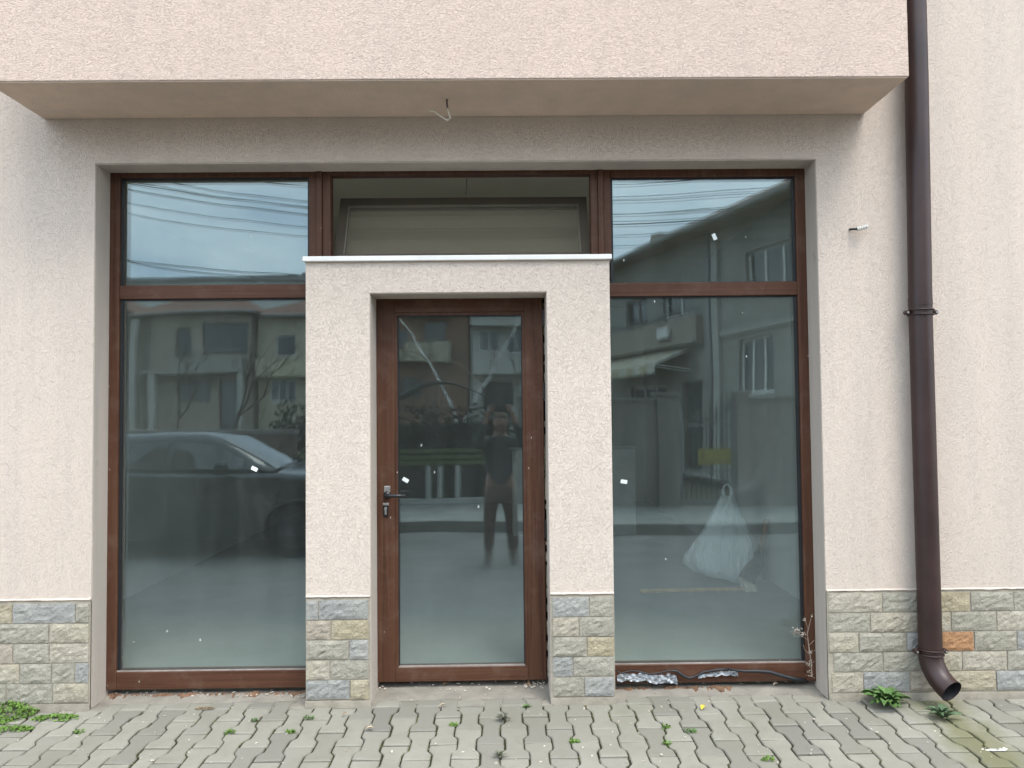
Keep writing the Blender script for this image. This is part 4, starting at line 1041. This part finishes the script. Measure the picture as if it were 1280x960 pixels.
for i, x in enumerate((-3.3, -2.8, -2.3, -1.75, -1.22, -1.02, -.72, -.1, .2)):
    m = MB(); m.box(x, x + .075, -8.52, -8.43, .001, .54); m.build('post', WP, t)
for z in (.56, .66, .77): m = MB(); m.box(-3.4, .28, -8.50, -8.46, z, z + .065); m.build('rail', YG, t)
t = empty('stone_fence', (-6, -8.5, -.1), label='low brown stone fence behind the parked car', cat='wall')
m = MB(); m.grid(lambda u, v: (-14 + 10.5 * u, -8.42 + .02 * nz(u * 60, v * 9), -.3 + 1.45 * v), 60, 8); m.box(-14, -3.5, -8.7, -8.45, -.3, 1.15); m.build('wall_body', plain('brown_stone', (.15, .125, .10), .95, 0, .35, 6, .9, .03), t)
m = MB(); m.box(-14, -3.48, -8.74, -8.40, 1.153, 1.23); m.build('coping', GW, t)
t = empty('entrance_canopy', (-.9, -8.8, 1.7), label='pale arched entrance canopy over the fence', cat='canopy')
m = MB(); m.grid(lambda u, v: (-1.70 + 1.5 * u, -9.6 + 1.1 * v, 1.68 + .27 * math.sin(math.pi * u)), 20, 3); m.grid(lambda u, v: (-1.70 + 1.5 * u, -9.6 + 1.1 * v, 1.66 + .27 * math.sin(math.pi * u)), 20, 3); m.build('roof_sheet', plain('opal_sheet', (.10, .105, .10), .6), t)
m = MB(); m.tube([(-1.70 + 1.5 * k / 20, -8.49, 1.67 + .27 * math.sin(math.pi * k / 20)) for k in range(21)], .013, 8); m.build('edge_trim', IRON, t)
m = MB(); m.tube([(-1.70, -8.6, 1.67), (-1.70, -8.6, -.2)], .025, 8); m.build('post', IRON, t); m = MB(); m.tube([(-.20, -8.6, 1.67), (-.20, -8.6, -.2)], .025, 8); m.build('post', IRON, t)
for k in range(17):
    x = -1.68 + k * .09; m = MB(); m.tube([(x, -8.56, .85), (x, -8.56, 1.66 + .27 * math.sin(math.pi * k / 16))], .008, 5); m.build('lattice_bar', IRON, t)
m = MB(); m.tube([(-1.70, -8.56, 1.5), (-.2, -8.56, 1.5)], .01, 5); m.build('lattice_rail', IRON, t)
# foliage
def foliage(m, c, r, n, rr, sz=.05):
    for i in range(n):
        v = Vector((rr.gauss(0, 1), rr.gauss(0, 1), rr.gauss(0, 1))).normalized() * (rr.random() ** .45)
        p = Vector((c[0] + v.x * r[0], c[1] + v.y * r[1], c[2] + v.z * r[2]))
        if nz(p.x * 2.2, p.y * 2.2, p.z * 2.2) < -.25: continue
        u = Vector((rr.gauss(0, 1), rr.gauss(0, 1), rr.gauss(0, 1))).normalized() * sz * rr.uniform(.6, 1.3); w = u.orthogonal().normalized() * sz * .5
        m.quad(p - u, p + w, p + u, p - w)
HED = plain('dark_hedge_leaf', (.028, .045, .024), .6, 0, .4, 6)
rr = random.Random(21)
m = MB()
for i in range(9): foliage(m, (-3.2 + i * .40, -9.15, .75 + .1 * nz(i * .7)), (.42, .38, .85), 900, rr, .055)
m.box(-3.4, .2, -9.3, -9.1, -.2, 1.25)
tag(m.build('hedge', HED), 'dark clipped hedge behind the low white fence', 'hedge')
t = empty('garden_bush', (-3.75, -9.2, -.2), label='dark bare bush at the end of the stone fence', cat='bush'); m = MB(); foliage(m, (-3.75, -9.2, .75), (.45, .4, 1.05), 1700, rr, .05); m.build('foliage', HED, t)
m = MB(); m.tube([(-3.75, -9.2, -.2), (-3.73, -9.2, .4), (-3.8, -9.2, 1.2)], [.05, .04, .015], 7); m.build('stem', DRY, t)
BK = MT('birch_bark'); v_ = BK.pos((6, 6, 2.0)); BK = BK.set(BK.ramp(BK.noise(v_, 3, 4, .7).outputs[0], (.36, (.06, .055, .05)), (.44, (.74, .73, .70))), .8)
t = empty('birch_tree', (-.88, -10.2, -.2), label='bare white birch with forked trunk behind the hedge', cat='tree')
m = MB(); Y = -10.2
m.tube([(-.90, Y, -.3), (-.86, Y, .3), (-.73, Y, .95)], [.06, .055, .05], 10)
m.tube([(-.73, Y, .93), (-.84, Y, 1.35), (-.93, Y, 1.62), (-1.12, Y, 2.0), (-1.28, Y, 2.34), (-1.5, Y - .05, 2.62), (-1.66, Y - .1, 2.98), (-1.92, Y - .1, 3.3), (-2.1, Y - .2, 3.9)], [.036, .032, .027, .022, .019, .016, .013, .010, .006], 9)
m.tube([(-.73, Y, .93), (-.60, Y, 1.3), (-.47, Y, 1.52), (-.37, Y, 1.78), (-.18, Y, 2.06), (-.02, Y, 2.42), (.3, Y + .1, 2.90), (.46, Y + .1, 3.3), (.75, Y + .15, 4.0)], [.038, .034, .030, .025, .021, .018, .015, .011, .006], 9)
m.build('trunk', BK, t, smooth=True)
m = MB(); rr = random.Random(31)
for (a, b) in (((-1.1, Y, 2.0), (-2.1, Y - .2, 3.9)), ((-.39, Y, 1.76), (.75, Y + .15, 4.0))):
    a = Vector(a); b = Vector(b)
    for i in range(16):
        p = a.lerp(b, rr.random()); d = Vector((rr.gauss(0, .6), rr.gauss(0, .4), rr.uniform(.3, 1))).normalized(); L = rr.uniform(.3, .9)
        m.tube([p, p + d * L * .5, p + d * L + Vector((rr.gauss(0, .1), 0, -.08))], [.010, .007, .003], 5)
m.build('twigs', DRY, t)
rr = random.Random(53)
for (x, hh, lb) in ((-5.0, 1.9, 'bare twiggy shrub behind the stone fence, nearest the dark bush'), (-5.75, 1.7, 'bare twiggy shrub behind the stone fence, middle one'), (-6.3, 2.1, 'tallest bare twiggy shrub behind the stone fence, over the car roof')):
    t = empty('bare_shrub', (x, -9.3, -.2), label=lb, cat='shrub', group='bare shrubs behind the stone fence'); m = MB()
    for i in range(26):
        a = rr.uniform(0, 6.28); d = Vector((.28 * math.cos(a), .28 * math.sin(a), 1)); b0 = Vector((x + rr.gauss(0, .1), -9.3, -.2)); L = hh * rr.uniform(.6, 1)
        m.tube([b0, b0 + d * L * .5 + Vector((rr.gauss(0, .06), 0, 0)), b0 + d * L + Vector((rr.gauss(0, .12), 0, 0))], [.012, .008, .003], 5)
        q_ = b0 + d * L * .6; m.tube([q_, q_ + Vector((rr.gauss(0, .2), rr.gauss(0, .1), .3))], [.006, .002], 4)
    m.build('twigs', DRY, t)
t = empty('bare_street_tree', (7.4, -28, -.2), label='bare tree standing in the gap between the far houses', cat='tree'); m = MB(); rr = random.Random(77)
def branch(p, d, L, r, k):
    q = p + d * L; m.tube([p, p.lerp(q, .5) + Vector((rr.gauss(0, .04), rr.gauss(0, .04), 0)) * L, q], [r, r * .8, r * .6], 6)
    if k: 
        for _ in range(3): branch(q, (d + Vector((rr.gauss(0, .5), rr.gauss(0, .5), rr.uniform(0, .4)))).normalized(), L * rr.uniform(.6, .8), r * .55, k - 1)
BARK = plain('grey_bark', (.09, .075, .06), .95)
branch(Vector((7.4, -28, -.2)), Vector((0, 0, 1)), 2.6, .17, 5); m.build('trunk', BARK, t)
for (x, y, L, r, lb) in ((-8.9, -21, 1.25, .07, 'slim bare tree before the grey and cream houses in the left window'), (-11.6, -23, 1.15, .06, 'low bare tree before the balconies of the old grey house'), (-2.2, -20, 1.2, .06, 'slim bare tree before the brick house behind the hedge'), (.9, -19, 1.05, .05, 'small bare tree before the house with bay windows')):
    t = empty('bare_garden_tree', (x, y, -.2), label=lb, cat='tree', group='bare trees before the far houses'); m = MB(); branch(Vector((x, y, -.2)), Vector((rr.gauss(0, .08), 0, 1)).normalized(), L * 1.3, r, 4); m.build('trunk', BARK, t)

# overhead cables
rr = random.Random(15); CB = plain('black_cable', (.02, .02, .022), .6)
cbl = [(4.86, .013, -7.7, .010), (4.62, .0125, -7.8, .012), (4.55, .013, -7.6, .010), (4.47, .0125, -7.9, .014), (4.43, .013, -7.5, .010), (4.24, .013, -7.7, .009), (4.10, .0115, -7.8, .009), (4.72, .014, -7.4, .010), (5.02, .012, -7.6, .011)]
for i, (z0, k, y, r) in enumerate(cbl):
    r *= .72
    m = MB(); m.tube([(x, y + .15 * math.sin(i) * x / 20, z0 + k * (x - 1 - .4 * math.sin(i * 2.1)) ** 2) for x in [-22 + 44 * j / 40 for j in range(41)]], r, 5)
    tag(m.build('overhead_cable', CB), 'thin black cable strung across the sky above the street', 'cable', 'overhead cables along the street')
for i, (z0, x0, k) in enumerate(((3.66, -3.6, .045), (3.62, -.8, .012))):
    m = MB(); m.tube([(x, -7.66 - .1 * i, z0 + k * (x - x0) ** 2) for x in [-13 + 12 * j / 30 for j in range(31)]], .009, 5)
    tag(m.build('overhead_cable', CB), ('low cable dipping deeply just above the far roofs in the left window', 'nearly level low cable crossing the deep dipping one above the far roofs')[i], 'cable', 'low cables before the far houses')

# ------------------------------------------------------------------ parked car
CARL = Vector((-3.94, -5.92, -.25))
car = empty('parked_car', CARL, label='dark parked car standing in the street, reflected in the left window', cat='car')
PAINT = plain('dark_car_paint', (.010, .013, .016), .2, 0, .05, 1, .0, .001, spec=.7)
CGL = plain('tinted_car_glass', (.02, .026, .028), .04, 0, .05, 1, .0, .001, spec=.8)
def csec(x, zb, zt, w, crown=.03):
    pts = [(0, zb), (w * .84, zb), (w * .95, zb + .10), (w, zb + (zt - zb) * .42), (w * .985, zb + (zt - zb) * .66), (w * .93, zt - .03), (w * .86, zt), (w * .45, zt + crown * .8), (0, zt + crown)]
    full_ = pts + [(-a, b) for a, b in pts[-2:0:-1]]
    return [CARL + Vector((x, a, b)) for a, b in full_]
b_ = MB(); b_.loft([csec(*s) for s in ((-2.38, .40, .72, .70), (-2.33, .30, .95, .80), (-2.1, .24, 1.06, .88), (-1.5, .22, 1.07, .91), (-.6, .20, 1.05, .92), (.3, .20, 1.04, .92), (1.0, .20, 1.04, .91), (1.15, .20, 1.03, .91), (1.7, .22, .98, .89), (2.05, .24, .92, .84), (2.25, .26, .80, .76), (2.36, .32, .66, .66))])
body = b_.build('body', PAINT, car, smooth=True)
sub = body.modifiers.new('smooth', 'SUBSURF'); sub.levels = 1; sub.render_levels = 2
def gsec(x, zb, zr, wb, wr):
    pts = [(wb, zb), (wb * .995, zb + .04), (wr + .06, zr - .10), (wr, zr - .03), (wr * .6, zr), (0, zr + .01)]
    full_ = pts + [(-a, b) for a, b in pts[-2::-1]]
    return [CARL + Vector((x, a, b)) for a, b in full_]
G = [(-2.0, 1.03, 1.10, .76, .60), (-1.55, 1.03, 1.36, .79, .57), (-1.1, 1.03, 1.47, .80, .58), (-.4, 1.03, 1.51, .80, .59), (.1, 1.03, 1.50, .80, .59), (.38, 1.03, 1.44, .80, .58), (.75, 1.03, 1.25, .79, .62), (1.12, 1.03, 1.06, .77, .66)]
b_ = MB(); b_.loft([gsec(*s) for s in G]); b_.build('cabin', PAINT, car, smooth=True)
def side_pt(x, f, sgn, off=.006):
    for i in range(len(G) - 1):
        if G[i][0] <= x <= G[i + 1][0]:
            k = (x - G[i][0]) / (G[i + 1][0] - G[i][0]); zb, zr, wb, wr = [G[i][j] + (G[i + 1][j] - G[i][j]) * k for j in (1, 2, 3, 4)]
    a = Vector((wb * .995, zb + .04)); b = Vector((wr + .06, zr - .10)); p = a.lerp(b, f)
    return CARL + Vector((x, sgn * (p.x + off), p.y + .002))
for sgn in (1, -1):
    for (xa, xb) in ((-1.75, -1.05), (-.98, -.22), (-.15, .72)):
        m = MB(); m.grid(lambda u, v: side_pt(xa + (xb - xa) * u, .02 + .93 * v, sgn), 12, 3); m.build('side_window', CGL, car, smooth=True)
    m = MB(); m.tube([CARL + Vector((x, sgn * .915, .72)) for x in (-2.0, -.6, .9, 1.7)], .008, 6); m.build('trim_strip', PAINT, car)
    m = MB(); c = CARL + Vector((.55, sgn * .99, 1.07)); m.loft([[c + Vector((dx, sgn * dy, dz)) for dx, dy, dz in q] for q in ([(-.04, -.12, -.02), (.03, -.12, -.02), (.03, -.12, .03), (-.04, -.12, .03)], [(-.07, 0, -.06), (.05, -.02, -.06), (.05, -.02, .09), (-.07, 0, .09)], [(-.06, .10, -.05), (.03, .09, -.05), (.03, .09, .08), (-.06, .10, .08)])]); m.build('mirror', PAINT, car, bevel=.015)
    for x in (-.75, .25): m = MB(); m.box(CARL.x + x - .1, CARL.x + x + .1, CARL.y + sgn * .915 - .02, CARL.y + sgn * .915 + .02, CARL.z + .86, CARL.z + .89); m.build('door_handle', PAINT, car, bevel=.008)
    m = MB(); m.loft([[CARL + Vector((2.28 - .0, sgn * .42, .66)), CARL + Vector((2.33, sgn * .42, .60)), CARL + Vector((2.27, sgn * .70, .62)), CARL + Vector((2.2, sgn * .70, .74))], [CARL + Vector((2.22, sgn * .42, .74)), CARL + Vector((2.27, sgn * .42, .70)), CARL + Vector((2.1, sgn * .80, .72)), CARL + Vector((2.05, sgn * .80, .82))]]); m.build('headlight', plain('lamp_glass', (.6, .62, .65), .1), car)
def ws(u, v, xa, xb, i0, off):
    x = xa + (xb - xa) * v
    for i in range(len(G) - 1):
        if G[i][0] <= x <= G[i + 1][0]:
            k = (x - G[i][0]) / (G[i + 1][0] - G[i][0]); zr = G[i][2] + (G[i + 1][2] - G[i][2]) * k; wr = G[i][4] + (G[i + 1][4] - G[i][4]) * k
    s_ = (u * 2 - 1); return CARL + Vector((x + off * .5, s_ * wr * .96, zr - .03 * abs(s_) ** 3 + .012 + off))
m = MB(); m.grid(lambda u, v: ws(u, v, 1.10, .40, 0, .006), 12, 6); m.build('windscreen', CGL, car, smooth=True)
m = MB(); m.grid(lambda u, v: ws(u, v, -1.95, -1.3, 0, .004), 12, 6); m.build('rear_window', CGL, car, smooth=True)
TY = plain('tyre_rubber', (.015, .015, .015), .8); RIM = plain('alloy_rim', (.10, .105, .11), .4, .6)
for x in (-1.42, 1.40):
    for sgn in (1, -1):
        c = CARL + Vector((x, sgn * .80, .325)); m = MB(); ax = Vector((0, sgn, 0))
        m.tube([c - ax * .10, c - ax * .10, c - ax * .08, c + ax * .10, c + ax * .125, c + ax * .125], [.2, .30, .325, .325, .30, .22], 28); w = m.build('wheel', TY, car, smooth=False)
        m = MB(); m.tube([c + ax * .10, c + ax * .128], .215, 24)
        for k in range(5): a = 6.283 * k / 5; d = Vector((math.cos(a), 0, math.sin(a))); m.bar(c + ax * .131 + d * .03, c + ax * .131 + d * .20, .012, .05)
        m.build('rim', RIM, w)
        m = MB(); m.tube([c + ax * .116 + Vector((.375 * math.cos(t), 0, .375 * math.sin(t))) for t in [R(-12) + R(204) * k / 20 for k in range(21)]], .03, 8); m.build('wheel_arch', M['gasket'], car, smooth=True)

# ------------------------------------------------------------------ the person taking the picture
PY = -4.32; GZ = -.25
per = empty('person', (0, PY, GZ), label='person in dark jacket and brown trousers holding up a phone in the street', cat='person')
SKIN = plain('skin', (.27, .155, .11), .6, 0, .08, 8, .05, .001); HAIR = plain('reddish_beard', (.17, .085, .045), .9, 0, .3, 40, .8, .004)
JACK = plain('dark_jacket', (.022, .030, .036), .8, 0, .2, 12, .4, .004); TROU = plain('brown_trousers', (.085, .05, .038), .9, 0, .2, 12, .4, .004); BOOT = plain('tan_boot', (.095, .072, .052), .8, 0, .25, 14)
def skin(name, V, E, mat, parent, lv=2, root=0):
    me = bpy.data.meshes.new(name); me.from_pydata([Vector(v[:3]) - woff(parent) for v in V], E, []); me.materials.append(mat)
    o = bpy.data.objects.new(name, me); COL.objects.link(o); o.parent = parent
    mo_ = o.modifiers.new('skin', 'SKIN'); mo_.use_smooth_shade = True
    if not me.skin_vertices: 
        bm = bmesh.new(); bm.from_mesh(me); bm.verts.layers.skin.verify(); bm.to_mesh(me); bm.free()
    for i, v in enumerate(V):
        r = v[3]; r = r if isinstance(r, tuple) else (r, r); me.skin_vertices[0].data[i].radius = r; me.skin_vertices[0].data[i].use_root = (i == root)
    s = o.modifiers.new('sub', 'SUBSURF'); s.levels = lv; s.render_levels = lv
    return o
def chain(*a): return [(a[i], a[i + 1]) for i in range(len(a) - 1)]
H = 1.70
V = [(0, PY, .70, (.14, .10)), (0, PY, .90, (.13, .09)), (0, PY + .01, 1.10, (.14, .09)), (0, PY + .01, 1.20, .055), (0, PY + .02, 1.27, .06), (0, PY + .03, 1.36, .09)]
E = chain(0, 1, 2, 3, 4, 5)
for sx in (-1, 1):
    o = len(V); V += [(sx * .17, PY + .01, 1.13, .055), (sx * .25, PY + .20, 1.10, .042), (sx * .155, PY + .27, 1.36, .028), (sx * .135 , PY + .275, 1.42, (.028, .018)), (sx * .125, PY + .272, 1.47, (.03, .015))]
    E += [(2, o)] + chain(o, o + 1, o + 2, o + 3, o + 4)
    o = len(V); V += [(sx * .10, PY, .62, .085), (sx * .125, PY + .01, .22, .055), (sx * .135, PY - .01, -.16, .038), (sx * .145, PY + .12, -.21, .032)]
    E += [(0, o)] + chain(o, o + 1, o + 2, o + 3)
skin('body', V, E, SKIN, per)
V = [(0, PY, .60, (.17, .125)), (0, PY, .80, (.165, .12)), (0, PY + .005, .98, (.17, .12)), (0, PY + .005, 1.11, (.165, .105)), (0, PY + .01, 1.19, .08)]; E = chain(0, 1, 2, 3, 4)
for sx in (-1, 1):
    o = len(V); V += [(sx * .18, PY + .01, 1.125, .078), (sx * .23, PY + .11, 1.10, .066), (sx * .25, PY + .20, 1.10, .058), (sx * .20, PY + .245, 1.23, .05), (sx * .158, PY + .265, 1.345, .042)]
    E += [(3, o)] + chain(o, o + 1, o + 2, o + 3, o + 4)
skin('jacket', V, E, JACK, per)
V = [(0, PY, .68, (.15, .115)), (0, PY, .60, (.145, .11))]; E = [(0, 1)]
for sx in (-1, 1):
    o = len(V); V += [(sx * .10, PY, .50, .095), (sx * .125, PY + .012, .22, .072), (sx * .135, PY - .005, -.02, .066), (sx * .138, PY - .005, -.10, .062)]; E += [(1, o)] + chain(o, o + 1, o + 2, o + 3)
skin('trousers', V, E, TROU, per)
for sx in (-1, 1):
    skin('boot', [(sx * .137, PY - .02, -.07, .055), (sx * .138, PY - .02, -.175, .058), (sx * .142, PY + .06, -.195, (.05, .042)), (sx * .150, PY + .155, -.205, (.045, .034))], chain(0, 1, 2, 3), BOOT, per)
hd = MB(); hc = Vector((0, PY + .05, 1.345)); n = 20; rings = []
for j in range(13):
    f = math.pi * (j + .5) / 13; z = math.cos(f); rr_ = math.sin(f); rg = []
    for k in range(n):
        t = 2 * math.pi * k / n; x = math.cos(t) * rr_; y = math.sin(t) * rr_
        w = .076 * (1 if z > -.2 else 1 - .28 * (-.2 - z)); fy = .098 + (.012 if (y > .8 and -.25 < z < .12) else 0)
        if y > .9 and -.2 < z < .05 and abs(x) < .25: fy += .014
        rg.append(hc + Vector((x * w, y * fy, z * .118)))
    rings.append(rg)
hd.loft(rings); head = hd.build('head', SKIN, per, smooth=True)
m = MB()
for sx in (-1, 1): m.obox(hc + Vector((sx * .029, .092, .012)), (.011, 0, 0), (0, .006, 0), (0, 0, .006))
m.build('eye', plain('eye_dark', (.03, .025, .02), .3), head)
m = MB(); m.obox(hc + Vector((0, .100, -.052)), (.022, 0, 0), (0, .004, 0), (0, 0, .004)); m.build('mouth', plain('lip', (.25, .10, .08), .6), head)
m = MB()
for sx in (-1, 1): m.obox(hc + Vector((sx * .078, -.005, -.005)), (.006, 0, 0), (0, .018, 0), (0, 0, .03))
m.build('ear', SKIN, head, bevel=.006)
m = MB(); m.loft([[p + (p - hc) * .10 for p in rg] for rg in rings[:5]]); m.build('hair', plain('short_hair', (.09, .055, .035), .9, 0, .3, 40), head, smooth=True)
m = MB(); m.grid(lambda u, v: hc + Vector((.078 * math.cos(math.pi * u) * (1 - .35 * v), .035 + .085 * math.sin(math.pi * u) * (1 - .2 * v), -.035 - .10 * v)), 14, 5); m.build('beard', HAIR, head, smooth=True)
ph = MB(); ph.box(-.085, .085, -4.024, -4.015, 1.462, 1.538)
phone = ph.build('phone', M['black'], None, origin=(0, -4.02, 1.5), bevel=.003); tag(phone, 'black phone held sideways in both hands before the face', 'phone')
m = MB(); m.box(-.018, .018, -4.0152, -4.0125, 1.482, 1.518); cb = m.build('camera_bump', M['black'], phone, bevel=.004)
for sx in (-1, 1):
    for k in range(4):      # fingers curl over the back of the phone, thumb stays behind it
        z = 1.528 - k * .018; L = (.052, .058, .054, .044)[k]
        skin('finger', [(sx * .118, PY + .275, z - .01, .0095), (sx * .112, -4.012, z, .0088), (sx * (.112 - L * .5), -4.005, z + .002, .0080), (sx * (.112 - L), -4.008, z + .003, .0068)], chain(0, 1, 2, 3), SKIN, per, 1)
    skin('thumb', [(sx * .125, PY + .265, 1.455, .012), (sx * .105, -4.042, 1.47, .011), (sx * .075, -4.040, 1.49, .0092)], chain(0, 1, 2), SKIN, per, 1)
print('pavers as parts', n_pav)
